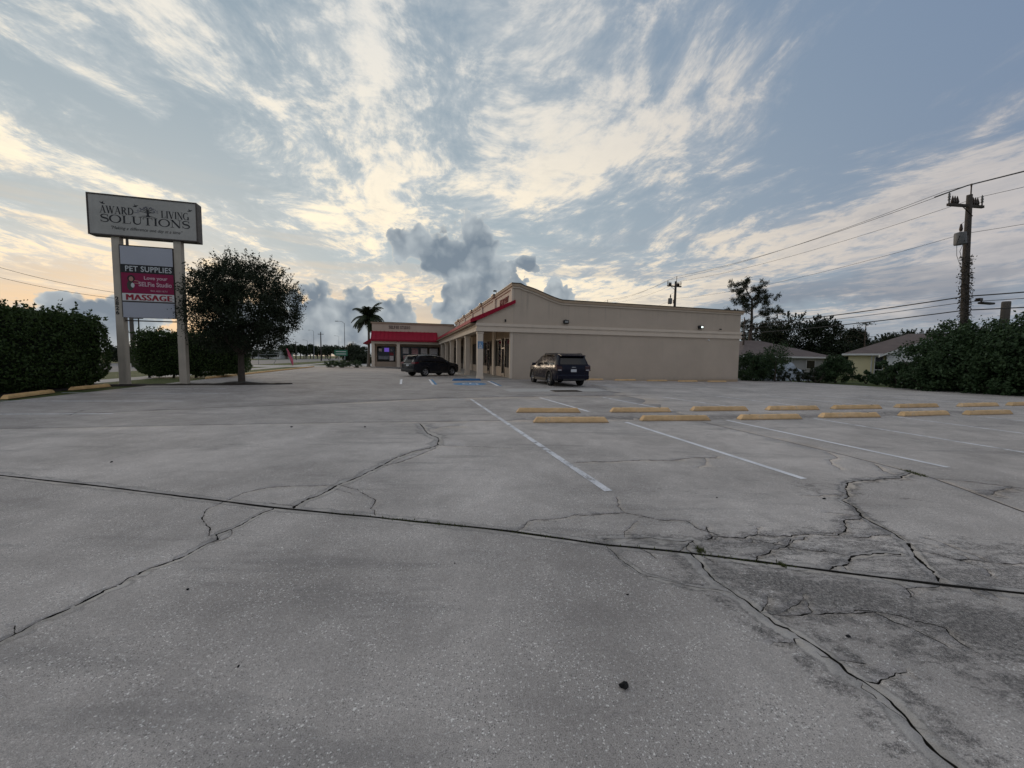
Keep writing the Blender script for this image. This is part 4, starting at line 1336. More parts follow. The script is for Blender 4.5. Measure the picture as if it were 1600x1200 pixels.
for a, b, w, m_ in (((-1.47, 13.76), (1.11, 4.27), 0.10, 'line_worn'), ((2.73, 9.09), (3.74, 4.81), 0.10, 'line_fresh'), ((5.41, 9.56), (6.28, 5.43), 0.10, 'line_fresh'),
                    ((7.97, 10.06), (8.78, 6.05), 0.10, 'line_worn'), ((10.59, 10.6), (11.3, 6.9), 0.10, 'line_worn'), ((13.2, 11.2), (13.9, 7.6), 0.10, 'line_worn'),
                    ((1.06, 14.6), (2.20, 10.85), 0.10, 'line_fresh'), ((3.57, 15.0), (4.76, 11.3), 0.10, 'line_worn'), ((6.05, 15.5), (7.35, 11.75), 0.10, 'line_worn'),
                    ((8.6, 16.1), (9.85, 12.2), 0.10, 'line_worn'), ((11.1, 16.7), (12.35, 12.9), 0.10, 'line_worn'), ((13.6, 17.3), (14.9, 13.4), 0.10, 'line_worn'), ((16.1, 17.9), (17.4, 13.9), 0.10, 'line_worn'),
                    ((-15.65, 11.67), (-10.49, 12.2), 0.10, 'line_worn'), ((-16.85, 14.32), (-10.93, 14.81), 0.10, 'line_worn'), ((-12.4, 9.17), (-9.9, 9.45), 0.10, 'line_worn'),
                    ((-7.38, 25.6), (-6.1, 21.0), 0.13, 'line_fresh'), ((-5.55, 25.7), (-4.30, 20.9), 0.12, 'line_fresh'), ((-5.40, 25.74), (-4.15, 20.94), 0.13, 'blue_line'),
                    ((-1.55, 24.6), (-0.75, 20.5), 0.14, 'line_fresh'), ((-1.38, 24.6), (-0.58, 20.5), 0.10, 'blue_line'), ((-6.1, 21.0), (-4.4, 21.3), 0.10, 'line_worn'),
                    ((-1.47, 13.76), (-2.6, 13.6), 0.10, 'line_worn'), ((4.6, 24.6), (5.6, 20.6), 0.1, 'line_worn'), ((7.4, 25.2), (8.4, 21.2), 0.1, 'line_worn'), ((10.2, 25.9), (11.2, 21.9), 0.1, 'line_worn'),
                    ((13.0, 26.6), (14.0, 22.6), 0.1, 'line_worn'), ((-16.7, 16.4), (-12.6, 16.9), 0.1, 'line_worn')):
    stripe('stall_line', a, b, w, M[m_])
# wheelchair emblem
em = MB()
em.add([(p[0], p[1], 0.0085) for p in arc(-2.4, 21.8, 0.95, 1.1, 0, 352, 22)], [tuple(range(23))])
em = em.build('wheelchair_emblem', M['blue_line'], LOT)
MB().strip([(-2.45, 22.5), (-2.4, 22.0), (-2.05, 21.95), (-1.9, 21.4)], 0.14, 0.0125, 'xy').strip(arc(-2.42, 21.75, 0.36, 0.40, 110, 340), 0.11, 0.012, 'xy').build('emblem_figure', M['line_fresh'], em)
# paler patch of newer concrete round the drain
ground_sheet('concrete_patch', [(-0.1, 17.0), (4.6, 17.9), (4.3, 19.6), (-0.5, 18.6)], mottled('newer_concrete', (0.46, 0.445, 0.42), 0.88, 0.12, 2.0, 60, 0.25), 0.0075, parent=LOT)
dr = empty('storm_drain', (2.5, 17.75, gzf(2.5, 17.75)), R(12), 'dark rectangular drain grate in a pale concrete patch', 'drain')
MB().box(-0.62, 0.62, -0.34, 0.34, 0.008, 0.013).build('pit_shade_plate', M['black'], dr)  # flat black plate, its colour stands for the darkness below the bars
mb = MB().box(-0.66, 0.66, -0.38, -0.335, 0.005, 0.022).box(-0.66, 0.66, 0.335, 0.38, 0.005, 0.022).box(-0.66, -0.615, -0.334, 0.334, 0.005, 0.022).box(0.615, 0.66, -0.334, 0.334, 0.005, 0.022)
mb.build('frame', M['bronze'], dr)
for k in range(12):
    MB().box(-0.56 + k * 0.1, -0.53 + k * 0.1, -0.334, 0.334, 0.0135, 0.020).build('bar', M['bronze'], dr)


def stop_mesh(L=1.83, seed=0):
    """concrete wheel stop: sloping sides and cut ends, with chipped corners"""
    r = np.random.default_rng(seed)
    nseg = 18
    prof = [(-0.085, 0.0), (-0.08, 0.055), (-0.058, 0.118), (-0.035, 0.130), (0.035, 0.130), (0.058, 0.118), (0.08, 0.055), (0.085, 0.0)]
    vs, fs = [], []
    for i in range(nseg + 1):
        x = -L / 2 + L * i / nseg
        for j, (y, z) in enumerate(prof):
            xx = x
            if i == 0:
                xx += z * 0.75
            if i == nseg:
                xx -= z * 0.75
            jit = 0.0035 if z > 0.05 else 0.0
            chip = 0.018 if (r.random() < 0.05 and z > 0.11) else 0.0
            vs.append((xx, y * 1.0 + r.normal(0, jit), z + r.normal(0, jit * 0.6) - chip))
    m = len(prof)
    for i in range(nseg):
        for j in range(m - 1):
            fs.append((i * m + j, (i + 1) * m + j, (i + 1) * m + j + 1, i * m + j + 1))
    fs.append(tuple(range(m)))
    fs.append(tuple(range(nseg * m, nseg * m + m))[::-1])
    return vs, fs


def wheel_stop(x, y, rz, label, group, mat_, seed, L=1.83, tilt=0.0):
    root = empty('wheel_stop', (x, y, gzf(x, y) + 0.004), rz, label, 'wheel stop', group)
    mb = MB()
    mb.add(*stop_mesh(L, seed))
    mb.build('block', mat_, root)
    for s in (-1, 1):
        MB().cyl((s * L * 0.32, 0, 0.118), 0.014, 0.016, n=8).build('anchor_pin', M['bronze'], root)
    return root


ORD = ('next', 'first', 'second', 'third', 'fourth', 'fifth', 'sixth', 'seventh')
row = 'wheel stops of the double row across the lot'
for i, (x, y) in enumerate(((1.40, 8.98), (4.05, 9.44), (6.66, 9.84), (9.16, 10.34), (11.76, 10.88), (14.05, 11.26))):
    wheel_stop(x, y, R((4, 6, 9, 8, 13, 12)[i]), ('dirty yellow wheel stop with rust-stained holes beside the long worn stall line' if i == 0 else
               'ochre concrete wheel stop, %s from the rust-stained one in its own row' % ORD[i]), row, M['stop_paint'], 20 + i, 1.80)
for i, (x, y) in enumerate(((1.02, 10.60), (3.68, 10.90), (6.20, 11.40), (8.66, 11.78), (11.05, 12.24), (13.62, 12.85), (16.30, 13.36), (18.65, 13.86))):
    wheel_stop(x, y, R((4, 6, 7, 9, 9, 12, 12, 12)[i]), ('thin-looking ochre wheel stop directly behind the dirty one with rust-stained holes' if i == 0 else
               'ochre wheel stop, %s along the row nearer the end wall from the worn line' % ORD[i]), row, M['stop_paint'], 40 + i, 1.80)
for i, u_ in enumerate((5.85, 8.55, 11.3, 14.1, 16.9)):
    x, y = uw(u_, -0.62)
    wheel_stop(x, y, ANG, 'yellow wheel stop against the end wall, %s' % ('partly behind the blue SUV', 'first beyond the blue SUV', 'second beyond the blue SUV', 'third beyond the blue SUV, below the lit lamp', 'last one before the wall corner')[i], 'wheel stops along the end wall', M['stop_paint'], 60 + i, 1.8)
wheel_stop(-16.72, 13.25, R(116), 'ochre wheel stop under the tall dark hedge, the one farther from the pylon sign', 'wheel stops under the hedge', M['kerb_paint'], 70, 2.4)
wheel_stop(-18.0, 16.35, R(104), 'ochre wheel stop under the tall dark hedge beside the pylon sign', 'wheel stops under the hedge', M['kerb_paint'], 71, 2.0)
wheel_stop(-2.95, 24.95, ANG, 'blue painted wheel stop of the disabled bay by the porch column', None, M['blue_paint'], 72, 1.9)

# loose stone and other litter
def stone(x, y, s, seed, label, group=None, name='stone'):
    bm = bmesh.new()
    bmesh.ops.create_icosphere(bm, subdivisions=2, radius=1.0)
    r = np.random.default_rng(seed)
    ph = r.uniform(0, 6, 3)
    for v in bm.verts:
        k = 1 + 0.22 * math.sin(3 * v.co.x + ph[0]) + 0.18 * math.sin(4 * v.co.y + ph[1]) + 0.1 * r.normal()
        v.co *= k
        v.co.x *= s
        v.co.y *= s * 0.8
        v.co.z = max(v.co.z, -0.55) * s * 0.7
    mb = MB()
    mb.bm(bm)
    return mb.build(name, M['stone'], None, label=label, cat='stone', group=group, loc=(x, y, gzf(x, y) + 0.004 + s * 0.36))


stone(0.526, 1.66, 0.022, 3, 'black angular stone lying alone on the foreground concrete')
for i, (x, y, s) in enumerate(((3.42, 4.1, 0.02), (-2.05, 2.35, 0.012), (-1.3, 1.75, 0.008), (1.85, 2.0, 0.014), (0.75, 2.35, 0.009), (-4.6, 7.95, 0.03), (-3.1, 8.05, 0.025), (9.4, 12.6, 0.05),
                               (-0.4, 2.7, 0.007), (-5.5, 5.2, 0.02), (2.25, 4.1, 0.012))):
    stone(x, y, s * 0.75, 10 + i, 'tiny dark pebble on the bare concrete', 'pebbles scattered over the lot', 'pebble')

# moss growing in the long joint
def moss():
    pts = np.array(CRACKS['A'][1])
    c, nrm = densify(pts, 0.012, 0.0, 5)
    r = np.random.default_rng(11)
    V, F = [], []
    for p, n in zip(c, nrm):
        x = p[0]
        dens = 0.0
        if -1.9 < x < 2.1:
            dens = 0.30 + 0.95 * max(0, math.sin(x * 5.1 + 1.0) * math.sin(x * 2.3 + 0.6)) + (1.2 if 1.45 < x < 1.75 or -1.2 < x < -0.4 else 0.0)
        for _ in range(r.poisson(dens * 3.2)):
            b = p + n * r.normal(0, 0.009 + 0.004 * dens)
            h, wd = r.uniform(0.006, 0.024), r.uniform(0.003, 0.007)
            a = r.uniform(0, 6.283)
            lx, ly = r.normal(0, 0.008, 2)
            i = len(V)
            z = 0.0 if r.random() < 0.5 else -0.012
            V += [(b[0] - wd * math.cos(a), b[1] - wd * math.sin(a), z), (b[0] + wd * math.cos(a), b[1] + wd * math.sin(a), z), (b[0] + lx, b[1] + ly, z + h)]
            F.append((i, i + 1, i + 2))
    for (cx, cy, n, s) in ((5.46, 5.05, 130, 0.05), (5.47, 5.2, 90, 0.05), (1.5, 2.93, 90, 0.03), (2.0, 2.73, 60, 0.02)):
        for _ in range(n):
            b = (cx + r.normal(0, s * 0.5), cy + r.normal(0, s))
            h, wd, a = r.uniform(0.01, 0.035), r.uniform(0.003, 0.008), r.uniform(0, 6.283)
            lx, ly = r.normal(0, 0.012, 2)
            i = len(V)
            V += [(b[0] - wd * math.cos(a), b[1] - wd * math.sin(a), -0.004), (b[0] + wd * math.cos(a), b[1] + wd * math.sin(a), -0.004), (b[0] + lx, b[1] + ly, h)]
            F.append((i, i + 1, i + 2))
    o = bpy.data.objects.new('moss', tri_mesh('moss', V, F, M['moss']))
    link(o)
    tag(o, 'short green moss and grass growing in the long slab joint', 'moss', kind='stuff')


moss()

# kerbs along the verge, and the planting strip with the sign
for i in range(12):
    w0 = 2.0 + i * 2.4
    k_ = empty('kerb', (*uw(-18.95, w0), 0), ANG, 'length of ochre painted kerb between the lot and the grass verge', 'kerb', 'ochre kerb stones along the verge')
    MB().bbox(-0.22 - 0.02 * (i % 2), 0.0, 0.0, 2.36, -0.1, 0.12, 0.03).build('kerb_stone', M['kerb_paint'], k_)
ps = []
for i in range(41):
    t_ = i / 40
    ps.append(t_)
mb = MB()
a0, a1 = np.array((-19.6, 17.75)), np.array((-11.6, 20.15))
dd = (a1 - a0) / np.linalg.norm(a1 - a0)
nn = np.array([-dd[1], dd[0]])
vs, fs = [], []
r_ = np.random.default_rng(4)
for i in range(41):
    c_ = a0 + (a1 - a0) * i / 40
    wd = 0.42 * math.sin(math.pi * min(1, (i + 1.5) / 8 if i < 8 else (42 - i) / 6 if i > 36 else 1) / 2)
    tree_d = abs(np.linalg.norm(c_ - np.array((-13.95, 19.75))))
    hh = 0.05 + 0.13 * max(0, 1 - tree_d / 1.0) + r_.uniform(0, 0.03)
    wd += 0.3 * max(0, 1 - tree_d / 1.2)
    for s, z in ((-1, -0.02), (-0.75, hh * 0.7), (0, hh), (0.75, hh * 0.7), (1, -0.02)):
        p = c_ + nn * s * wd * r_.uniform(0.85, 1.1)
        vs.append((p[0], p[1], z + 0.004))
for i in range(40):
    for j in range(4):
        a = i * 5 + j
        fs.append((a, a + 5, a + 6, a + 1))
mb.add(vs, fs)
mb.build('planting_strip', M['mulch'], None, label='low dark mulch strip under the pylon sign and oak', kind='structure')
mb = MB()
vs, fs = [], []
for i in range(31):
    c_ = np.array((-17.75, 11.0)) + (np.array((-19.5, 18.2)) - np.array((-17.75, 11.0))) * i / 30
    for s, z in ((0.8, -0.01), (0.2, 0.05), (-0.8, 0.08), (-2.2, -0.02)):
        vs.append((c_[0] + s * 0.97 + r_.normal(0, 0.06), c_[1] + s * 0.26, z))
for i in range(30):
    for j in range(3):
        a = i * 4 + j
        fs.append((a, a + 4, a + 5, a + 1))
mb.add(vs, fs)
mb.build('hedge_bed', M['mulch'], None, label='dark leaf-littered bed under the tall hedge', kind='structure')

# ------------------------------------------------------------------ pylon sign
SX, SY = -18.45, 18.3
pylon = empty('pylon_sign', (SX, SY, 0), ANG, 'tall two-post pylon sign with a wide cream cabinet and stacked tenant panels', 'sign')
post_m = mottled('sign_post_stucco', (0.52, 0.47, 0.395), 0.9, 0.14, 1.2, 40, 0.3, streak=0.2)
face_m = mottled('yellowed_sign_face', (0.44, 0.43, 0.40), 0.45, 0.16, 0.9, 12, 0.02, streak=0.12)
cab_m = mottled('sign_cabinet_metal', (0.085, 0.072, 0.064), 0.55, 0.15, 2, 40, 0.05)
blank_m = mottled('blank_panel', (0.45, 0.47, 0.53), 0.4, 0.06, 0.8, 10, 0.02)
pinkp = mottled('crimson_panel', (0.27, 0.010, 0.065), 0.4, 0.12, 2.0, 10, 0.02)
for x in (-0.025, 2.365):
    p_ = MB().bbox(x - 0.155, x + 0.155, -0.15, 0.15, -0.3, 6.90, 0.012).build('post', post_m, pylon)
    MB().bbox(x - 0.17, x + 0.17, -0.165, 0.165, -0.2, 0.09, 0.015).build('base', post_m, p_)
cab = MB().bbox(-0.95, 3.27, -0.21, 0.23, 6.90, 8.75, 0.015).build('cabinet', cab_m, pylon)
face = MB().box(-0.89, 3.21, -0.225, -0.212, 6.96, 8.69).build('face', face_m, cab)
for args in ((-0.95, 3.27, 6.90, 6.955), (-0.95, 3.27, 8.695, 8.75)):
    MB().box(args[0], args[1], -0.245, -0.2125, args[2], args[3]).build('trim', cab_m, cab)
for x0, x1 in ((-0.95, -0.90), (3.22, 3.27)):
    MB().box(x0, x1, -0.244, -0.2125, 6.956, 8.694).build('trim', cab_m, cab)
yl = -0.228
K_ = M['black_letter']
emb = empty('lettering')
emb.parent = cab
def zl(z):
    return z
roman_line('AWARD', -0.49, 0.78, 7.90, 8.23, yl, K_, emb)
roman_line('LIVING', 1.82, 2.95, 7.90, 8.23, yl, K_, emb)
roman_line('SOLUTIONS', -0.49, 2.97, 7.50, 7.85, yl, K_, emb)
lettering('tagline', '"Making a difference one day at a time"', 0.19, 2.75, K_, emb, (1.28, yl, 7.26), FW, 0.001, shear=0.35)['kind'] = 'stuff'
# tree emblem with birds
r_ = np.random.default_rng(9)
mb = MB().strip([(0.93, 8.00), (0.93, 8.10), (0.92, 8.25), (0.90, 8.38)], [0.16, 0.09, 0.065, 0.04], yl)
for a, l in ((20, 0.30), (42, 0.34), (65, 0.33), (100, 0.32), (125, 0.33), (148, 0.36), (168, 0.33), (10, 0.24)):
    ca, sa_ = math.cos(R(a)), math.sin(R(a))
    b = (0.925, 8.14 + 0.12 * abs(sa_))
    mb.strip([b, (b[0] + ca * l * 0.5, b[1] + sa_ * l * 0.35 + 0.03), (b[0] + ca * l, b[1] + sa_ * l * 0.75)], [0.035, 0.024, 0.012], yl - 0.0006 - a * 1e-6)
mb.strip([(0.62, 8.01), (0.93, 8.05), (1.22, 8.0)], [0.01, 0.04, 0.01], yl - 0.001)
mb.build('tree_emblem', K_, emb, loc=(0.39, 0, -0.12))
mb = MB()
dot_m = mat('faded_blue_print', (0.08, 0.085, 0.14), 0.6)
for _ in range(70):
    a, l = r_.uniform(5, 175), r_.uniform(0.24, 0.44)
    x, z = 0.925 + math.cos(R(a)) * l * 0.95, 8.20 + math.sin(R(a)) * l * 0.62
    s = r_.uniform(0.012, 0.026)
    mb.quad((x - s, yl - 0.002, z), (x, yl - 0.002, z - s * 0.7), (x + s, yl - 0.002, z), (x, yl - 0.002, z + s * 0.7))
mb.strip([(0.42, 8.15), (0.60, 8.16)], 0.02, yl).strip([(0.5, 8.24), (0.62, 8.25)], 0.015, yl)
mb.build('emblem_leaves', dot_m, emb, loc=(0.39, 0, -0.12))
for bx, bz, f in ((-0.38, 8.33, 1), (0.86, 8.32, -1), (2.98, 8.34, -1)):
    MB().strip([(bx - 0.10 * f, bz + 0.05), (bx, bz), (bx + 0.10 * f, bz - 0.02)], [0.01, 0.075, 0.015], yl).strip([(bx, bz), (bx + 0.05 * f, bz + 0.10)], [0.05, 0.008], yl - 0.0008).build('bird_emblem', K_, emb)
# tenant cabinet between the posts
ten = MB().box(0.125, 2.206, -0.20, 0.12, 3.21, 6.54).build('tenant_cabinet', cab_m, pylon)
zt = 6.49
rows_ = ((0.84, blank_m), (0.375, M['black']), (0.945, pinkp), (0.36, M['white']), (0.055, None), (0.72, blank_m))
z = zt
for i, (h, mm) in enumerate(rows_):
    if mm is not None:
        MB().box(0.17, 2.19, -0.218 - 0.001 * (i % 2), -0.201, z - h + 0.006, z - 0.006).build('panel', mm, ten)
    z -= h
yp = -0.2225
white_l = mat('pale_sign_letter', (0.62, 0.65, 0.66), 0.5)
pinkl = mat('pale_pink_letter', (0.66, 0.46, 0.52), 0.5)
redl = mat('crimson_letter', (0.33, 0.01, 0.03), 0.5)
tx = empty('lettering')
tx.parent = ten
lettering('line', 'PET SUPPLIES', 0.25, 1.80, white_l, tx, (1.24, yp, 5.465), FW, 0.002, bold=0.012, spacing=1.06)
lettering('line', 'Love your', 0.21, 0.92, pinkl, tx, (1.50, yp, 5.04), FW, 0.002, bold=0.02)
lettering('line', 'SELFie Studio', 0.21, 1.30, pinkl, tx, (1.47, yp, 4.77), FW, 0.002, bold=0.02)
lettering('line', '941.400.1673', 0.08, 0.66, pinkl, tx, (1.60, yp, 4.47), FW, 0.002)
for k_ in range(3):
    lettering('line', 'MASSAGE', 0.265, 1.76, redl, tx, (1.19 + 0.022 * k_, yp - 0.0007 * k_, 4.145), FW, 0.002, spacing=1.1)
pic = empty('portrait_print')
pic.parent = ten
pic.location = (-0.06, 0, -0.13)
hair = mat('print_dark_hair', (0.03, 0.012, 0.015), 0.6)
skin = mat('print_skin', (0.46, 0.25, 0.20), 0.6)
dress = mat('print_dark_dress', (0.05, 0.05, 0.04), 0.6)
def disc(cx, cz, rx, rz_, m_, nm, dy):
    MB().add([(p[0], yp + 0.003 - dy, p[1]) for p in arc(cx, cz, rx, rz_, 0, 348, 24)], [tuple(range(25))]).build(nm, m_, pic)
disc(0.60, 5.14, 0.15, 0.16, hair, 'hair', 0.0)
disc(0.60, 5.12, 0.085, 0.11, skin, 'face', 0.001)
disc(0.56, 4.82, 0.13, 0.24, dress, 'dress', 0.0)
disc(0.65, 4.83, 0.07, 0.11, white_l, 'collar', 0.001)
MB().strip([(0.72, 5.05), (0.88, 5.03), (0.92, 4.98)], 0.035, yp).build('arm', skin, pic)
MB().strip([(0.70, 4.93), (0.95, 4.92)], 0.03, yp).build('arm', skin, pic)
MB().box(0.131, 2.209, -0.03, 0.06, 3.04, 3.09).build('cross_bar', cab_m, pylon)
for i, ch in enumerate('2826'):
    lettering('house_number', ch, 0.185, 0.125, M['black_letter'], pylon, (-0.075, -0.152, 4.06 - i * 0.215), FW, 0.006, bold=0.02)

# ------------------------------------------------------------------ planting
def leaf_quads(P, size, r, up=0.0, aspect=0.55, spread=None):
    """one small folded leaf per point: a kite of two triangles bent along the midrib"""
    n = len(P)
    d = r.normal(0, 1, (n, 3))
    if spread is not None:
        d = d * 0.7 + spread
    d[:, 2] += up
    d /= np.linalg.norm(d, axis=1, keepdims=True) + 1e-9
    q = r.normal(0, 1, (n, 3))
    s = np.cross(d, q)
    s /= np.linalg.norm(s, axis=1, keepdims=True) + 1e-9
    nrm = np.cross(d, s)
    L = (size * r.uniform(0.65, 1.35, n))[:, None]
    W = L * aspect / 2
    a, b = P - d * L / 2, P + d * L / 2
    m1, m2 = P + s * W + nrm * W * 0.4, P - s * W + nrm * W * 0.4
    V = np.stack([a, m1, b, m2], 1).reshape(-1, 3)
    i = np.arange(n) * 4
    F = np.concatenate([np.stack([i, i + 1, i + 2], 1), np.stack([i, i + 2, i + 3], 1)])
    return V, F


def leaf_obj(name, P, size, mat_, parent, r, **kw):
    V, F = leaf_quads(np.asarray(P), size, r, **kw)
    o = bpy.data.objects.new(name, tri_mesh(name, V, F, mat_))
    link(o, parent)
    o['kind'] = 'stuff'
    return o


def limb_path(a, b, r, n=5, wob=0.12):
    a, b = np.array(a, dtype=float), np.array(b, dtype=float)
    L = np.linalg.norm(b - a)
    pts = []
    for i in range(n + 1):
        t = i / n
        p = a + (b - a) * t
        if 0 < i < n:
            p = p + r.normal(0, wob * L / n, 3)
        pts.append(tuple(p))
    return pts


def broad_tree(name, loc, height, rad, crown_z0, trunk_r, mat_leaf, label, seed, leaf=0.09, clusters=300, per=80, sig=0.24, group=None, fork=None, shoots=40, squash=1.0, cat='tree', shift=0.0):
    r = np.random.default_rng(seed)
    root = empty(name, loc, 0, label, cat, group)
    zc_, rz_ = (height + crown_z0) / 2, (height - crown_z0) / 2
    fork = fork or crown_z0 + 0.5
    # lumpy crown: cluster centres between 45% and 100% of an ellipsoid with random lobes
    lob = r.normal(0, 1, (14, 3))
    lob /= np.linalg.norm(lob, axis=1, keepdims=True)
    amp = r.uniform(-0.16, 0.14, 14)
    d = r.normal(0, 1, (clusters, 3))
    d /= np.linalg.norm(d, axis=1, keepdims=True)
    k = 1 + (np.clip(d @ lob.T, 0, 1) ** 6 @ amp)
    f = (r.uniform(0.28, 1.0, clusters) ** 0.55) * k
    C = np.stack([d[:, 0] * rad * f, d[:, 1] * rad * f, zc_ + d[:, 2] * rz_ * f * squash], 1)
    pts = np.repeat(C, per, axis=0) + r.normal(0, sig, (clusters * per, 3)) * np.array([1, 1, 0.8])
    # feathery shoots past the outline
    sh = []
    for _ in range(shoots):
        e = r.normal(0, 1, 3)
        e[2] = abs(e[2]) * 1.1 + 0.1
        e /= np.linalg.norm(e)
        b = np.array([e[0] * rad, e[1] * rad, zc_ + e[2] * rz_]) * np.array([0.93, 0.93, 1]) - np.array([0, 0, 0.08])
        L = r.uniform(0.3, 1.0) * rad * 0.27
        dirn = e + np.array([0, 0, 0.5]) + r.normal(0, 0.25, 3)
        dirn /= np.linalg.norm(dirn)
        n = int(10 + L * 22)
        t = r.uniform(0, 1, n)
        sh.append(b + dirn * (t * L)[:, None] + r.normal(0, 0.035 * rad / 3, (n, 3)))
    if sh:
        pts = np.concatenate([pts] + sh)
    pts[:, 0] += shift * np.clip((pts[:, 2] - crown_z0) / 1.5, 0.5, 1.0)
    pts[:, 2] = np.maximum(pts[:, 2], crown_z0 - 0.25 + 0.2 * r.random(len(pts)))
    leaf_obj('crown', pts, leaf, mat_leaf, root, r)
    mb = MB()
    lean = r.normal(0, 0.04, 2)
    mb.tube([(0, 0, -0.15), (0, 0, 0.05), (lean[0] * 0.4, lean[1] * 0.4, fork * 0.5), (lean[0], lean[1], fork)], [trunk_r * 1.45, trunk_r * 1.1, trunk_r * 0.95, trunk_r * 0.85], 10)
    tr = mb.build('trunk', M['bark'], root, True)
    nl = 6
    for i in range(nl):
        a = 2 * math.pi * (i + r.uniform(-0.2, 0.2)) / nl
        e = (math.cos(a) * rad * 0.62, math.sin(a) * rad * 0.62, zc_ + rz_ * r.uniform(-0.15, 0.55))
        p = limb_path((lean[0], lean[1], fork - 0.15), e, r, 5, 0.25)
        lb = MB().tube(p, [trunk_r * v for v in (0.6, 0.5, 0.4, 0.3, 0.2, 0.1)], 6)
        for j in range(4):
            s = p[2 + j % 3]
            e2 = (s[0] + r.normal(0, rad * 0.3), s[1] + r.normal(0, rad * 0.3), s[2] + r.uniform(0.0, rz_ * 0.6))
            lb.tube(limb_path(s, e2, r, 3, 0.25), [trunk_r * v for v in (0.25, 0.18, 0.12, 0.05)], 5)
        lb.build('limb', M['bark'], tr, True)
    return root


broad_tree('oak_tree', (-13.97, 19.8, 0.05), 6.25, 2.62, 1.45, 0.155, M['oak_leaf'], 'rounded dark live oak growing from mulch beside the pylon sign', 8, 0.086, 640, 112, 0.16, shoots=210, fork=1.6, shift=0.32)


def hedge(name, a, b, width, height, z0, label, seed, mat_leaf, leaf=0.09, n=26000, lump=0.16, stems=5, group=None, cat='hedge'):
    """clipped hedge: a dense inner body, a shell of leaves and loose shoots along the top"""
    r = np.random.default_rng(seed)
    a, b = np.array(a), np.array(b)
    L = np.linalg.norm(b - a)
    d = (b - a) / L
    root = empty(name, (a[0], a[1], 0), math.atan2(d[1], d[0]), label, cat, group)
    hw, hl, hh = width / 2, L / 2, (height - z0) / 2
    cz = z0 + hh
    D = r.normal(0, 1, (n, 3))
    D /= np.linalg.norm(D, axis=1, keepdims=True)
    # superellipsoid surface, evenly enough spread over a box
    box = r.uniform(-1, 1, (n, 3))
    areas = np.array([hl * hw, hl * hh, hw * hh])
    fc_ = r.choice(3, n, p=areas / areas.sum())
    ax = np.where(fc_ == 0, 2, np.where(fc_ == 1, 1, 0))
    box[np.arange(n), ax] = np.sign(r.uniform(-1, 1, n))
    p = 7.0
    nr = (np.abs(box) ** p).sum(1) ** (1 / p)
    S = box / nr[:, None]
    ph = r.uniform(0, 6.28, 8)
    wob = (np.sin(S[:, 0] * hl * 2.3 + ph[0]) * np.sin(S[:, 2] * hh * 2.9 + ph[1]) + 0.6 * np.sin(S[:, 0] * hl * 5.1 + ph[2] + S[:, 1] * 2) * np.sin(S[:, 2] * hh * 6 + ph[3]))
    depth = 1 - np.abs(r.normal(0, 0.09, n)) / np.maximum(1, 1)
    P = S * np.array([hl, hw, hh])
    nrm = S ** 7
    nrm /= np.linalg.norm(nrm, axis=1, keepdims=True) + 1e-9
    P = P + nrm * (wob * lump * 0.5)[:, None] - nrm * (np.abs(r.normal(0, 0.10, n)))[:, None] + r.normal(0, 0.035, (n, 3))
    taper = 1 - 0.22 * np.clip((-P[:, 2] / hh - 0.55) / 0.45, 0, 1)
    P[:, 1] *= taper
    P[:, 0] = P[:, 0] * (1 - 0.06 * (1 - taper) * 5)
    P += np.array([hl, 0, cz])
    k = int(L * 34)
    sh = []
    for _ in range(k):
        x, y = r.uniform(0.05, L - 0.05), r.uniform(-hw, hw) * 0.95
        h = abs(r.normal(0, 0.22)) + 0.05
        m = int(5 + h * 40)
        t = r.uniform(0, 1, m)
        sh.append(np.stack([x + t * r.normal(0, 0.07) + r.normal(0, 0.03, m), y + t * r.normal(0, 0.07) + r.normal(0, 0.03, m), height - 0.1 + t * h], 1))
    P = np.concatenate([P] + sh)
    leaf_obj('foliage', P, leaf, mat_leaf, root, r, up=0.5)
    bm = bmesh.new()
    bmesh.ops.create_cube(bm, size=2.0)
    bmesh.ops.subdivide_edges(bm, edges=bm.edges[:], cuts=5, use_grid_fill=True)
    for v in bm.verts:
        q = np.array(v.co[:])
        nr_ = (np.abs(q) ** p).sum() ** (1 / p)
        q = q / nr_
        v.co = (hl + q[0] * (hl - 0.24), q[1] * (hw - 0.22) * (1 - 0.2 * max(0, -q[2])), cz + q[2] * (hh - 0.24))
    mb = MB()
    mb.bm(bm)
    mb.build('dark_core', M['hedge_core'], root)  # solid dark body, stands for the shaded inside and stops see-through
    for i in range(stems):
        x = L * (i + 0.5) / stems
        MB().tube([(x, 0, -0.1), (x + r.normal(0, 0.1), r.normal(0, 0.1), z0 + 0.5)], [0.07, 0.05], 6).build('stem', M['bark'], root)
    return root


hedge('hedge', (-18.1, 10.6), (-19.75, 17.95), 2.3, 3.1, 0.06, 'tall dense clipped dark green hedge behind ochre wheel stops', 31, M['hedge_leaf'], 0.11, 34000)
hedge('hedge', (-23.9, 24.5), (-18.0, 26.3), 1.9, 2.85, 0.16, 'clipped green hedge standing on the grass behind the pylon sign', 32, M['hedge_leaf'], 0.11, 24000)
False and broad_tree('hedge_shrub', (-18.9, 26.9, 0), 2.7, 1.15, 0.25, 0.07, M['hedge_leaf'], 'loose dark shrub at the end of the clipped hedge behind the oak', 33, 0.11, 90, 60, 0.2, shoots=10, cat='shrub')


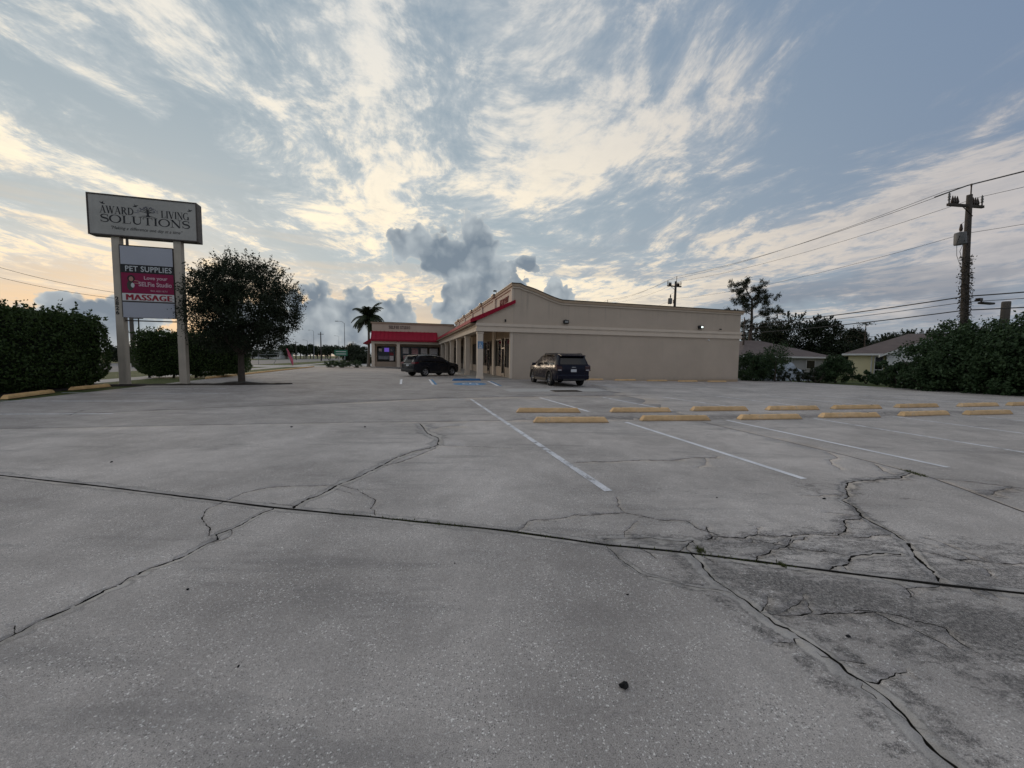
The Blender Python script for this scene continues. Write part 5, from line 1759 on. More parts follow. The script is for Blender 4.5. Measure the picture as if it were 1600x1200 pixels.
def shrub(x, y, rad, h, label, seed, leaf=0.1, n=3500, mat_leaf=None, group=None, z=None, dense=1.0, name='shrub', stems=4):
    r = np.random.default_rng(seed)
    root = empty(name, (x, y, gzf(x, y) - 0.05 if z is None else z), 0, label, 'shrub', group)
    k = max(12, int(n / 60))
    d = r.normal(0, 1, (k, 3))
    d /= np.linalg.norm(d, axis=1, keepdims=True)
    f = r.uniform(0.25, 1.0, k) ** 0.5 * (1 + 0.30 * np.sin(d[:, 0] * 4 + seed) * np.cos(d[:, 2] * 4 + seed * 2)) + np.abs(r.normal(0, 0.08, k))
    C = np.stack([d[:, 0] * rad * f, d[:, 1] * rad * f, h * 0.52 + d[:, 2] * h * 0.5 * f], 1)
    P = np.repeat(C, 60, axis=0) + r.normal(0, rad * 0.10, (k * 60, 3))
    P[:, 2] = np.where(P[:, 2] < 0.03, np.abs(P[:, 2]) + 0.03, P[:, 2])
    leaf_obj('foliage', P, leaf, mat_leaf or M['shrub_leaf'], root, r, up=0.3)
    for i in range(stems):
        e = C[r.integers(0, k)]
        MB().tube(limb_path((r.normal(0, 0.06), r.normal(0, 0.06), -0.1), tuple(e), r, 4, 0.2), [0.04, 0.035, 0.028, 0.02, 0.01], 5).build('stem', M['bark'], root)
    return root


# low clipped bushes by the entrance
for i, (px, Y) in enumerate(((517.5, 50.5), (535, 50.0), (556, 50.5))):
    X = (px - 800) / 600 * Y
    shrub(X, Y, 0.85 if i != 1 else 0.72, 1.0, ('small rounded bush left of the green sign post', 'small rounded bush right below the green sign', 'small rounded bush nearest the palm and studio wing')[i], 50 + i, 0.09, 2600, None, 'bushes at the entrance verge', z=-0.05)

# --- overgrown screen along the right boundary
screen = 'overgrown shrubs along the right boundary of the lot'
for i, (x, y, rad, h, n) in enumerate(((26.1, 18.5, 2.1, 4.3, 15000), (26.0, 20.9, 1.9, 3.8, 14000), (25.9, 23.0, 1.75, 3.7, 12000), (24.9, 22.6, 1.1, 2.3, 6000), (25.2, 25.0, 0.95, 1.75, 5000), (24.9, 19.4, 1.2, 2.4, 6000), (25.0, 17.2, 1.3, 2.6, 6000))):
    shrub(x, y, rad, h, ('tallest overgrown dark shrub of the screen, beside the cut-off pole', 'tall overgrown dark shrub below the street light arm', 'tall overgrown dark shrub around the foot of the vine-wrapped pole', 'lower dark shrub in front of the vine-wrapped pole', 'low spreading shrub at the gable end of the clapboard house', 'lower dark shrub in front of the cut-off pole', 'lower dark shrub at the end of the screen past the cut-off pole')[i], 70 + i, 0.16, n, None, screen, z=-0.25, stems=6)
# --- planting strip behind the end wall corner
for i, (px, Y, rad, h, n, lab) in enumerate(((1172, 34.5, 1.45, 2.3, 7000, 'dense dark bush at the corner of the blank end wall'), (1192, 35.5, 1.3, 2.2, 6000, 'dense dark bush between the end wall corner and the young tree'),
                                             (1306, 33.5, 1.2, 2.3, 6500, 'broad dark leafy bush in front of the cream house wall'), (1288, 34.0, 0.9, 1.5, 3500, 'dark bush beside the pale tarpaulin'),
                                             (1372, 31.0, 0.7, 0.9, 1500, 'small sparse weed clump near the white downpipe'), (1352, 33.0, 0.6, 0.9, 1300, 'thin grey weed clump on the grass by the cream house'))):
    shrub((px - 800) / 600 * Y, Y, rad, h, lab, 90 + i, 0.14, n, None, None, z=-0.3)
for i in range(6):
    px, Y = 1212 + i * 13, 33.6 + 0.4 * math.sin(i * 2.1)
    shrub((px - 800) / 600 * Y, Y, 0.62, 1.15 + 0.15 * (i % 2), 'wispy grey-green weed in front of the pale tarpaulin', 110 + i, 0.10, 900, M['pine_leaf'], 'weeds in front of the tarpaulin', z=-0.3, stems=5)
broad_tree('young_tree', ((1211 - 800) / 600 * 33.0, 33.0, -0.28), 3.2, 1.15, 1.1, 0.05, M['shrub_leaf'], 'slim young tree with open leaves in front of the brown-roofed house', 120, 0.13, 70, 26, 0.2, shoots=20)
# tarpaulin-covered pile
tp = empty('tarpaulin', (26.2, 37.5, -0.35), R(10), 'pale blue-white tarpaulin draped over a low pile behind the weeds', 'tarpaulin')
vs, fs = [], []
r_ = np.random.default_rng(3)
for i in range(25):
    for j in range(9):
        x, y = -3.3 + 6.6 * i / 24, -0.9 + 1.8 * j / 8
        ridge = 1.35 + 0.35 * math.sin(i * 0.55) + 0.15 * math.sin(i * 1.7)
        z = ridge * max(0, 1 - abs(y / 0.9) ** 2.2) * max(0.0, 1 - abs(x / 3.3) ** 6) + r_.normal(0, 0.05)
        vs.append((x, y + r_.normal(0, 0.03), max(z, -0.05)))
for i in range(24):
    for j in range(8):
        a = i * 9 + j
        fs.append((a, a + 9, a + 10, a + 1))
MB().add(vs, fs).build('cover', M['pale_tarp'], tp)
MB().box(-2.9, 2.9, -0.5, 0.5, -0.1, 0.8).build('pile', M['hedge_core'], tp)


# --- palm by the studio wing
def palm(loc, height, label, seed, nf=30, fl=3.15):
    r = np.random.default_rng(seed)
    root = empty('palm_tree', loc, 0, label, 'palm tree')
    mb = MB()
    pr = [(0, 0, -0.2)] + [(0.12 * math.sin(t * 2.2), 0.0, height * t) for t in (0.02, 0.15, 0.3, 0.45, 0.6, 0.75, 0.9, 1.0)]
    mb.tube(pr, [0.30, 0.27, 0.20, 0.18, 0.18, 0.17, 0.16, 0.15, 0.14], 12)
    mb.build('trunk', M['bark_palm'], root, True)
    tip = Vector(pr[-1])
    MB().tube([tip, tip + Vector((0, 0, 0.7))], [0.15, 0.07], 10).build('crownshaft', M['palm_leaf'], root, True)
    tip = tip + Vector((0, 0, 0.45))
    for k in range(nf):
        az_ = 2 * math.pi * k / nf + r.uniform(-0.15, 0.15)
        el0 = R([70, 38, 12, -12][(k * 7 + k // 3) % 4] + r.uniform(-8, 8))
        L = fl * r.uniform(0.85, 1.1)
        p, d = Vector(tip), Vector((math.cos(az_) * math.cos(el0), math.sin(az_) * math.cos(el0), math.sin(el0)))
        path, nseg = [p.copy()], 12
        for i in range(nseg):
            d = (d + Vector((0, 0, -0.115 - 0.01 * i))).normalized()
            p = p + d * (L / nseg)
            path.append(p.copy())
        fr = MB()
        fr.tube(path, [0.035 * (1 - i / (nseg + 1)) + 0.006 for i in range(nseg + 1)], 4)
        for i in range(1, nseg + 1):
            t = i / nseg
            tang = (path[i] - path[i - 1]).normalized()
            side = tang.cross(Vector((0, 0, 1)))
            side = side.normalized() if side.length > 1e-3 else Vector((1, 0, 0))
            ll = 0.85 * math.sin(math.pi * (0.16 + 0.80 * t)) + 0.15
            for s in (-1, 1):
                for h in range(4):
                    o = path[i - 1] + (path[i] - path[i - 1]) * (h / 4)
                    dv = (side * s + tang * 0.55 + Vector((0, 0, -0.35 - r.uniform(0, 0.35)))).normalized()
                    e = o + dv * ll * r.uniform(0.85, 1.1)
                    wv = tang * 0.06
                    fr.add([o - wv, o + wv, e], [(0, 1, 2)])
        fr.build('frond', M['palm_leaf'], root)
    return root


palm(((575.5 - 800) / 600 * 57.0, 57.0, 0), 6.75, 'tall feathery palm rising behind the studio wing awning', 7)

# --- pine with a broken crown
def pine(loc, height, label, seed):
    r = np.random.default_rng(seed)
    root = empty('pine_tree', loc, 0, label, 'pine tree')
    tr = MB().tube([(0, 0, -0.3), (0.1, 0, height * 0.3), (0.25, 0, height * 0.6), (0.15, 0, height * 0.82), (-0.9, 0, height * 0.97)], [0.26, 0.22, 0.17, 0.11, 0.04], 8).build('trunk', M['bark'], root, True)
    pts = []
    for t, az_, L, up in ((0.50, 0.3, 2.3, 0.25), (0.54, 3.3, 1.5, 0.1), (0.60, 5.6, 2.6, 0.35), (0.63, 0.1, 3.0, 0.45), (0.66, 2.8, 2.8, 0.2), (0.70, 0.8, 2.6, 0.5), (0.72, 3.6, 2.3, 0.35), (0.76, 5.9, 2.4, 0.6),
                          (0.80, 2.6, 1.8, 0.5), (0.82, 0.4, 2.0, 0.7), (0.86, 3.2, 1.6, 0.5), (0.90, 0.0, 1.5, 0.7), (0.94, 3.0, 1.6, 0.25), (0.97, 1.0, 0.9, 0.8)):
        z = height * t
        x0 = 0.25 if t < 0.8 else 0.25 - (t - 0.8) * 5.5
        b = (x0, 0, z)
        e = (x0 + math.cos(az_) * L, math.sin(az_) * L, z + L * up)
        pth = limb_path(b, e, r, 4, 0.3)
        MB().tube(pth, [0.06, 0.05, 0.04, 0.03, 0.015], 5).build('limb', M['bark'], tr)
        for q in range(11):
            s = np.array(pth[r.integers(2, 5)]) + r.normal(0, 0.36, 3)
            pts.append(s + r.normal(0, 0.16, (95, 3)))
    leaf_obj('needles', np.concatenate(pts), 0.26, M['pine_leaf'], root, r, aspect=0.22)
    return root


pine(((1167 - 800) / 600 * 52, 52, -0.3), 12.0, 'tall thin pine with an open ragged crown behind the brown-roofed house', 3)
# background trees beyond the houses
bgt = 'trees beyond the houses'
for i, (px, Y, top, rad, z0, lab) in enumerate(((1182, 66, 512, 3.0, 0.5, 'dark tree seen low behind the pine trunk'), (1229, 62, 492, 3.9, 1.0, 'broad dark oak rising behind the brown hip roof'), (1206, 66, 514, 2.4, 1.0, 'dark tree filling in between pine and broad oak'),
                                                (1279, 60, 497, 2.9, 1.0, 'tall rounded dark tree at the right of the brown hip roof'), (1304, 58, 538, 2.8, 0.4, 'lower dark tree between the two house roofs'), (1330, 70, 516, 2.2, 2.5, 'small bushy pine above the cream house roof'),
                                                (1356, 75, 538, 2.8, 0.5, 'low dark tree just above the ridge of the cream house'), (1405, 78, 519, 4.2, 1.0, 'wide tree showing over the white gable'), (1382, 80, 524, 3.0, 1.0, 'ragged tree over the cream house ridge'),
                                                (1440, 70, 520, 4.2, 0.5, 'dark tree rising behind the overgrown screen'), (1560, 60, 515, 4.5, 0.5, 'dark tree behind the cut-off pole'))):
    hgt = (560 + 0.0117 * (px - 800) - top) / 600 * Y + 1.8
    broad_tree('background_tree', ((px - 800) / 600 * Y, Y, -0.3), hgt, rad, z0, 0.2, M['oak_leaf'], lab, 140 + i, 0.30, 150, 52, 0.36, bgt, shoots=40, fork=z0 + 0.9)
# dead snags
for i, (px, Y, topy, lab) in enumerate(((1347, 62, 507, 'bare dead tree with a tufted top above the house roofs'), (1309, 66, 512, 'bare thin dead trunk left of the tufted snag'), (1158.5, 48, 497, 'bare twiggy sapling at the edge of the end wall'))):
    r_ = np.random.default_rng(200 + i)
    hgt = (560 + 0.0117 * (px - 800) - topy) / 600 * Y + 1.8
    root = empty('dead_tree', ((px - 800) / 600 * Y, Y, -0.3), 0, lab, 'dead tree')
    tr = MB().tube([(0, 0, -0.2), (0.05, 0, hgt * 0.5), (0, 0, hgt)], [0.16, 0.11, 0.05], 6).build('trunk', M['bark'], root)
    for k in range(7):
        z = hgt * r_.uniform(0.45, 0.95)
        e = (r_.normal(0, 1.3), r_.normal(0, 0.6), z + r_.uniform(0.1, 1.2))
        MB().tube(limb_path((0, 0, z), e, r_, 3, 0.3), [0.05, 0.04, 0.03, 0.012], 5).build('limb', M['bark'], tr)
    if i == 0:
        leaf_obj('tuft', np.array([(0, 0, hgt)]) + r_.normal(0, 0.35, (90, 3)) * np.array([1.5, 1, 0.4]), 0.25, M['pine_leaf'], root, r_)

# ------------------------------------------------------------------ vehicles
def paint(name, c):
    def b(t, bs):
        co_ = t.n('ShaderNodeTexCoord').outputs['Object']
        n = t.noise(co_, 6.0, 4.0, 0.6)
        t.link(t.ss(n, 0.3, 0.8, 0.16, 0.34), bs.inputs['Roughness'])
    return mat(name, c, 0.25, 0.0, 0.20, b, coat=0.06)


CAR = {'glass': mat('tinted_car_glass', (0.006, 0.007, 0.008), 0.04, 0, 0.6), 'trim': mat('black_car_trim', (0.014, 0.014, 0.015), 0.55),
       'chrome': mat('bright_trim', (0.55, 0.55, 0.56), 0.2, 0.9), 'red': mat('tail_lamp_red', (0.13, 0.006, 0.016), 0.2), 'plate': mat('licence_plate', (0.55, 0.57, 0.60), 0.5),
       'amber': mat('dark_red_lens', (0.03, 0.004, 0.006), 0.2), 'clear': mat('clear_lens', (0.4, 0.4, 0.42), 0.15)}


def interp(tab, x):
    xs = [a for a, _ in tab]
    return float(np.interp(x, xs, [b for _, b in tab]))


def make_suv(name, loc, rz, label, spec):
    """x forward from the rear axle, y to the left; body lofted from cross-sections, wheel wells cut out"""
    root = empty(name, loc, rz, label, 'car', 'parked cars')
    wb, tw, rr = spec['wb'], spec['width'] / 2, spec['wheel']
    x0, x1 = -spec['rear'], wb + spec['front']
    N = 44
    roof, belt, low, half = spec['roof'], spec['belt'], spec['low'], spec['half']
    sec = []
    for i in range(N + 1):
        t = i / N
        x = x0 + (x1 - x0) * t
        zr, zb, zl, hw = interp(roof, x), interp(belt, x), interp(low, x), interp(half, x) * tw
        green = max(0.0, min(1.0, (zr - zb) / 0.5))
        top_hw = hw * (0.985 - (1 - spec['tumble']) * green)
        zr = max(zr, zb + 0.012)
        ring = [(hw * 0.90, zl), (hw * 0.985, zl + 0.10), (hw, zl + 0.26), (hw * 0.985, (zl + 0.26 + zb) / 2), (hw * 1.0, zb - 0.12), (hw * 0.975, zb),
                (hw * 0.975 + (top_hw - hw * 0.975) * 0.5, zb + (zr - zb) * 0.52), (top_hw, zr - 0.06 * green - 0.004), (top_hw * 0.86, zr - 0.008), (top_hw * 0.45, zr + 0.012)]
        sec.append((x, ring))
    m = len(sec[0][1])
    vs, fs = [], []
    for x, ring in sec:
        pts = [(x, y, z) for y, z in ring] + [(x, -y, z) for y, z in ring[::-1]]
        vs += pts
    M2 = 2 * m
    for i in range(N):
        for j in range(M2):
            k = (j + 1) % M2
            fs.append((i * M2 + j, (i + 1) * M2 + j, (i + 1) * M2 + k, i * M2 + k))
    fs.append(tuple(range(M2)))
    fs.append(tuple(range(N * M2, N * M2 + M2))[::-1])
    mb = MB()
    mb.add(vs, fs)
    body = bpy.data.objects.new('body', mb.mesh('body', spec['paint'], False))
    link(body, root)
    bm = bmesh.new()
    bm.from_mesh(body.data)
    capE = [e for e in bm.edges if len(e.link_faces) == 2 and any(len(f.verts) > 4 for f in e.link_faces)]
    bmesh.ops.bevel(bm, geom=capE, offset=0.05, segments=3, affect='EDGES', clamp_overlap=True)
    bmesh.ops.recalc_face_normals(bm, faces=bm.faces)
    bm.to_mesh(body.data)
    bm.free()
    # cut the wheel wells
    cut = MB()
    for xw in (0.0, wb):
        for s in (-1, 1):
            cut.cyl((xw, s * (tw - 0.32) if s > 0 else -(tw + 0.2), rr + 0.01), rr + 0.075, 0.52, 'y', 28)
    co_ = cut.build('wheel_well_cutter', CAR['trim'], root)
    md = body.modifiers.new('wells', 'BOOLEAN')
    md.operation = 'DIFFERENCE'
    md.object = co_
    md.solver = 'EXACT'
    dg = bpy.context.evaluated_depsgraph_get()
    me = bpy.data.meshes.new_from_object(body.evaluated_get(dg))
    body.modifiers.clear()
    body.data = me
    bpy.data.objects.remove(co_)
    me.materials.clear()
    me.materials.append(spec['paint'])
    me.shade_smooth()
    try:
        me.set_sharp_from_angle(angle=R(32))
    except Exception:
        pass

    def side_pt(x, f, s, off=0.006):
        """point on the greenhouse side at height fraction f between belt and roof"""
        zr, zb, hw = interp(roof, x), interp(belt, x), interp(half, x) * tw
        green = max(0.0, min(1.0, (zr - zb) / 0.5))
        top_hw = hw * (0.985 - (1 - spec['tumble']) * green)
        y = hw * 0.975 + (top_hw - hw * 0.975) * f
        return (x, s * (y + off), zb + (zr - 0.06 - zb) * f)
    # side glass, one pane per window
    for s in (-1, 1):
        for (a, b, fa, fb) in spec['windows']:
            k = 8
            g = MB()
            for i in range(k + 1):
                x = a + (b - a) * i / k
                ta = fa + (fb - fa) * i / k
                hi_ = side_pt(x, 0.93 * ta, s)
                lo_ = side_pt(x, 0.06, s)
                mid = side_pt(x, 0.5 * ta, s)
                g.v += [lo_, mid, hi_]
            for i in range(k):
                for j in range(2):
                    q = i * 3 + j
                    g.f.append((q, q + 3, q + 4, q + 1))
            g.build('side_window', CAR['glass'], root)
        # lower cladding and sill
        g = MB()
        zs = interp(low, wb / 2)
        g.bbox(rr + 0.12, wb - rr - 0.12, s * tw - 0.05 if s > 0 else -tw - 0.012, s * tw + 0.012 if s > 0 else -tw + 0.05, zs - 0.005, zs + 0.17, 0.02)
        g.build('sill_cladding', CAR['trim'], root)
        # belt line strip
        pts = [side_pt(spec['windows'][0][0] + (spec['windows'][-1][1] - spec['windows'][0][0]) * i / 12, 0.015, s, 0.008) for i in range(13)]
        MB().tube(pts, 0.009, 4).build('belt_trim', spec.get('belt_trim', CAR['trim']), root)
        for (dx, dl) in spec['doors']:
            zb = interp(belt, dx) - 0.11
            hw = interp(half, dx) * tw
            MB().bbox(dx - dl / 2, dx + dl / 2, s * hw - 0.004 if s > 0 else -hw - 0.026, s * hw + 0.026 if s > 0 else -hw + 0.004, zb - 0.02, zb + 0.015, 0.008).build('door_handle', CAR['trim'], root)
        mx_, mz = spec['mirror']
        hw = interp(half, mx_) * tw
        mr = MB().bbox(mx_ - 0.06, mx_ + 0.07, min(s * (hw + 0.05), s * (hw + 0.27)), max(s * (hw + 0.05), s * (hw + 0.27)), mz - 0.01, mz + 0.15, 0.03).build('mirror', spec['paint'], root, True)
        MB().tube([(mx_, s * (hw - 0.06), mz - 0.02), (mx_, s * (hw + 0.09), mz + 0.04)], 0.02, 6).build('mirror_stalk', CAR['trim'], mr)
        # arches
        for xw in (0.0, wb):
            hw = max(interp(half, xw) * tw, tw * 0.985)
            a = MB()
            k = 16
            for i in range(k + 1):
                th = math.pi * (-0.06 + 1.12 * i / k)
                for r1 in (rr + 0.070, rr + 0.125):
                    for yy in (hw - 0.05, hw + 0.014):
                        a.v.append((xw + r1 * math.cos(th), s * yy, rr + 0.01 + r1 * math.sin(th)))
            for i in range(k):
                q = i * 4
                for (c0, c1) in ((0, 1), (1, 3), (3, 2), (2, 0)):
                    a.f.append((q + c0, q + 4 + c0, q + 4 + c1, q + c1))
            a.build('wheel_arch', CAR['trim'], root)
    # wheels
    for xw in (0.0, wb):
        for s in (-1, 1):
            yo = s * (tw - 0.12)
            wl = empty('wheel')
            wl.parent = root
            wl.location = (xw, yo, rr)
            MB().lathe([(rr * 0.64, -0.10), (rr * 0.86, -0.115), (rr * 0.97, -0.10), (rr, -0.06), (rr, 0.06), (rr * 0.97, 0.10), (rr * 0.86, 0.115), (rr * 0.64, 0.10), (rr * 0.64, -0.10)], (0, 0, 0), 'y', 30).build('tyre', M['rubber'], wl, True)
            rim = MB().lathe([(rr * 0.64, -0.09), (rr * 0.64, 0.09), (rr * 0.58, 0.085), (rr * 0.585, -0.085), (rr * 0.64, -0.09)], (0, 0, 0), 'y', 24)
            rim.lathe([(0.0, s * 0.075), (0.055, s * 0.07), (0.065, s * 0.03), (0.0, s * 0.03)], (0, 0, 0), 'y', 12)
            for k in range(5):
                a = 2 * math.pi * k / 5 + 0.3
                for da in (-0.13, 0.13):
                    c1 = (0.05 * math.cos(a), s * 0.055, 0.05 * math.sin(a))
                    c2 = (rr * 0.61 * math.cos(a + da), s * 0.075, rr * 0.61 * math.sin(a + da))
                    rim.tube([c1, c2], [0.028, 0.02], 5)
            rim.build('rim', spec.get('rim', M['rim']), wl, True)
            MB().lathe([(0.0, -s * 0.01), (rr * 0.6, -s * 0.01), (rr * 0.6, -s * 0.02), (0.0, -s * 0.02)], (0, 0, 0), 'y', 20).build('brake_disc', CAR['trim'], wl)
    spec['extra'](root, x0, x1, tw)
    return root


# --- mid-size crossover nosed in at the porch
rav = dict(wb=2.69, rear=0.98, front=0.93, width=1.86, wheel=0.355, tumble=0.80, paint=paint('graphite_car_paint', (0.014, 0.015, 0.020)),
           roof=[(-0.98, 1.02), (-0.93, 1.10), (-0.72, 1.46), (-0.60, 1.58), (-0.2, 1.655), (0.5, 1.685), (1.2, 1.66), (1.75, 1.54), (2.55, 1.085), (2.9, 1.03), (3.35, 0.95), (3.62, 0.78)],
           belt=[(-0.98, 1.0), (-0.7, 1.10), (0.0, 1.075), (1.0, 1.045), (2.0, 1.02), (2.55, 1.06), (2.9, 1.01), (3.35, 0.92), (3.62, 0.74)],
           low=[(-0.98, 0.50), (-0.75, 0.36), (-0.4, 0.27), (0.4, 0.24), (2.3, 0.24), (3.2, 0.25), (3.62, 0.34)],
           half=[(-0.98, 0.84), (-0.85, 0.92), (-0.5, 0.985), (0.2, 1.0), (2.4, 1.0), (3.1, 0.96), (3.45, 0.86), (3.62, 0.70)],
           windows=[(-0.50, 0.05, 0.78, 1.0), (0.12, 0.95, 1.0, 1.0), (1.02, 1.95, 1.0, 0.80)], doors=[(0.30, 0.2), (1.25, 0.2)], mirror=(1.98, 1.02))


def rav_extra(root, x0, x1, tw):
    # rear window, spoiler, lamps, plate, bumper
    MB().add([(-0.925, -0.60, 1.115), (-0.925, 0.60, 1.115), (-0.715, 0.56, 1.475), (-0.715, -0.56, 1.475)], [(0, 1, 2, 3)]).add(
        [(-0.905, -0.60, 1.115), (-0.905, 0.60, 1.115), (-0.695, 0.56, 1.475), (-0.695, -0.56, 1.475)], [(3, 2, 1, 0)]).build('rear_window', mat('light_rear_glass', (0.10, 0.11, 0.12), 0.03, 0, 1.0), root)
    MB().prism([(-0.95, 1.535), (-0.55, 1.60), (-0.35, 1.655), (-0.93, 1.575)], 'y', -0.60, 0.60).build('spoiler', mat('pale_spoiler_top', (0.05, 0.052, 0.056), 0.12, 0.3, 0.6), root)
    for s in (-1, 1):
        MB().prism([(-1.005, 0.98), (-0.62, 1.03), (-0.60, 1.11), (-0.97, 1.11)], 'y', min(s * 0.50, s * 0.905), max(s * 0.50, s * 0.905)).build('tail_lamp', CAR['red'], root)
        MB().bbox(x1 - 0.32, x1 - 0.10, min(s * 0.5, s * 0.80), max(s * 0.5, s * 0.80), 0.70, 0.80, 0.02).build('headlight', CAR['clear'], root)
        MB().tube([(-0.35, s * 0.62, 1.665), (-0.25, s * 0.63, 1.70), (1.3, s * 0.62, 1.70), (1.42, s * 0.61, 1.665)], 0.016, 6).build('roof_rail', CAR['trim'], root)
    MB().bbox(-1.012, -0.99, -0.16, 0.16, 0.80, 0.92, 0.006).build('licence_plate', CAR['plate'], root)
    MB().bbox(-1.06, -0.60, -0.82, 0.82, 0.36, 0.60, 0.05).build('rear_bumper', CAR['trim'], root)
    MB().bbox(-1.02, -0.985, -0.50, 0.50, 0.945, 0.985, 0.01).build('tailgate_trim', CAR['chrome'], root)
    MB().add([(1.80, -0.66, 1.515), (1.80, 0.66, 1.515), (2.50, 0.74, 1.12), (2.50, -0.74, 1.12)], [(0, 1, 2, 3)]).add([(1.79, -0.66, 1.50), (1.79, 0.66, 1.50), (2.49, 0.74, 1.10), (2.49, -0.74, 1.10)], [(3, 2, 1, 0)]).build('windscreen', CAR['glass'], root)


rav['extra'] = rav_extra
# rear axle midpoint; heading about 50 degrees from +X
hd = R(50)
cx, cy = -6.76 - 0.80 * math.sin(hd), 29.65 + 0.80 * math.cos(hd)
make_suv('crossover_car', (cx, cy, gzf(cx, cy)), hd, 'dark graphite crossover parked nose-in at the porch columns', rav)

# --- larger three-row SUV backed off the end wall
big = dict(wb=2.95, rear=1.10, front=0.95, width=1.98, wheel=0.39, tumble=0.80, paint=paint('midnight_blue_car_paint', (0.004, 0.005, 0.016)), belt_trim=CAR['chrome'],
           rim=mat('dark_alloy_rim', (0.20, 0.20, 0.21), 0.3, 0.9),
           roof=[(-1.10, 1.08), (-1.05, 1.20), (-0.90, 1.56), (-0.80, 1.73), (-0.3, 1.79), (0.6, 1.81), (1.4, 1.785), (1.98, 1.66), (2.70, 1.17), (3.1, 1.13), (3.6, 1.06), (3.90, 0.86)],
           belt=[(-1.10, 1.06), (-0.85, 1.15), (0.0, 1.14), (1.2, 1.12), (2.2, 1.09), (2.70, 1.14), (3.1, 1.10), (3.6, 1.02), (3.90, 0.82)],
           low=[(-1.10, 0.48), (-0.9, 0.36), (-0.45, 0.28), (0.5, 0.25), (2.5, 0.25), (3.5, 0.26), (3.90, 0.32)],
           half=[(-1.10, 0.90), (-1.0, 0.95), (-0.6, 0.99), (0.2, 1.0), (2.7, 1.0), (3.4, 0.97), (3.75, 0.90), (3.90, 0.78)],
           windows=[(-0.78, -0.02, 0.80, 1.0), (0.06, 1.02, 1.0, 1.0), (1.10, 2.10, 1.0, 0.80)], doors=[(0.35, 0.22), (1.42, 0.22)], mirror=(2.18, 1.10))


def big_extra(root, x0, x1, tw):
    MB().add([(-1.062, -0.76, 1.205), (-1.062, 0.76, 1.205), (-0.895, 0.68, 1.60), (-0.895, -0.68, 1.60)], [(0, 1, 2, 3)]).add(
        [(-1.03, -0.76, 1.205), (-1.03, 0.76, 1.205), (-0.865, 0.68, 1.60), (-0.865, -0.68, 1.60)], [(3, 2, 1, 0)]).build('rear_window', CAR['glass'], root)
    MB().prism([(-1.03, 1.635), (-0.60, 1.72), (-0.55, 1.755), (-1.04, 1.685)], 'y', -0.70, 0.70).build('spoiler', big['paint'], root)
    for s in (-1, 1):
        MB().prism([(-1.125, 0.86), (-0.86, 0.92), (-0.84, 1.09), (-0.98, 1.20), (-1.11, 1.10)], 'y', min(s * 0.66, s * 0.965), max(s * 0.66, s * 0.965)).build('tail_lamp', CAR['amber'], root)
        MB().bbox(-1.131, -1.118, min(s * 0.70, s * 0.90), max(s * 0.70, s * 0.90), 0.88, 0.93, 0.004).build('lamp_strip', CAR['clear'], root)
        MB().bbox(x1 - 0.30, x1 - 0.08, min(s * 0.6, s * 0.85), max(s * 0.6, s * 0.85), 0.80, 0.90, 0.02).build('headlight', CAR['clear'], root)
        MB().tube([(-0.55, s * 0.70, 1.755), (-0.45, s * 0.71, 1.80), (1.35, s * 0.70, 1.80), (1.48, s * 0.69, 1.75)], 0.02, 6).build('roof_rail', CAR['trim'], root)
        MB().tube([(-0.30, s * 0.775, 1.15), (-0.74, s * 0.80, 1.19)], 0.012, 5).build('quarter_trim', CAR['chrome'], root)
    MB().bbox(-1.128, -1.105, -0.16, 0.16, 0.80, 0.95, 0.006).build('licence_plate', CAR['plate'], root)
    MB().bbox(-1.124, -1.106, -0.12, 0.12, 1.04, 1.07, 0.004).build('badge', CAR['chrome'], root)
    MB().bbox(-1.16, -0.70, -0.90, 0.90, 0.40, 0.66, 0.05).build('rear_bumper', big['paint'], root)
    MB().bbox(-1.168, -1.12, -0.62, 0.62, 0.34, 0.45, 0.02).build('diffuser', CAR['trim'], root)
    MB().add([(2.0, -0.68, 1.60), (2.0, 0.68, 1.60), (2.66, 0.78, 1.195), (2.66, -0.78, 1.195)], [(0, 1, 2, 3)]).add([(1.99, -0.68, 1.585), (1.99, 0.68, 1.585), (2.65, 0.78, 1.18), (2.65, -0.78, 1.18)], [(3, 2, 1, 0)]).build('windscreen', CAR['glass'], root)


big['extra'] = big_extra
make_suv('suv_car', (2.98, 21.45, gzf(2.98, 21.45)), R(105), 'midnight blue three-row SUV seen from behind at the blank end wall', big)

# ------------------------------------------------------------------ houses on the right
def hip_house(name, loc, rz, L, D, eave, ridge, wall_m, label, over=0.5, gable=None):
    root = empty(name, loc, rz, label, 'house')
    MB().box(0, L, 0, D, -0.6, eave - 0.15).build('wall', wall_m, root)
    o = over
    vs = [(-o, -o, eave), (L + o, -o, eave), (L + o, D + o, eave), (-o, D + o, eave), (D / 2, D / 2, ridge), (L - D / 2, D / 2, ridge)]
    rf = MB().add(vs, [(0, 1, 5, 4), (1, 2, 5), (2, 3, 4, 5), (3, 0, 4), (3, 2, 1, 0)]).build('roof', M['shingle'], root)
    MB().box(-o - 0.02, L + o + 0.02, -o - 0.03, -o - 0.002, eave - 0.16, eave + 0.02).box(-o - 0.03, -o - 0.002, -o, D + o, eave - 0.16, eave + 0.02).build('fascia', M['white'], rf)
    MB().box(-o, L + o, -o, D + o, eave - 0.14, eave - 0.12).build('soffit', M['white'], rf)
    return root, rf


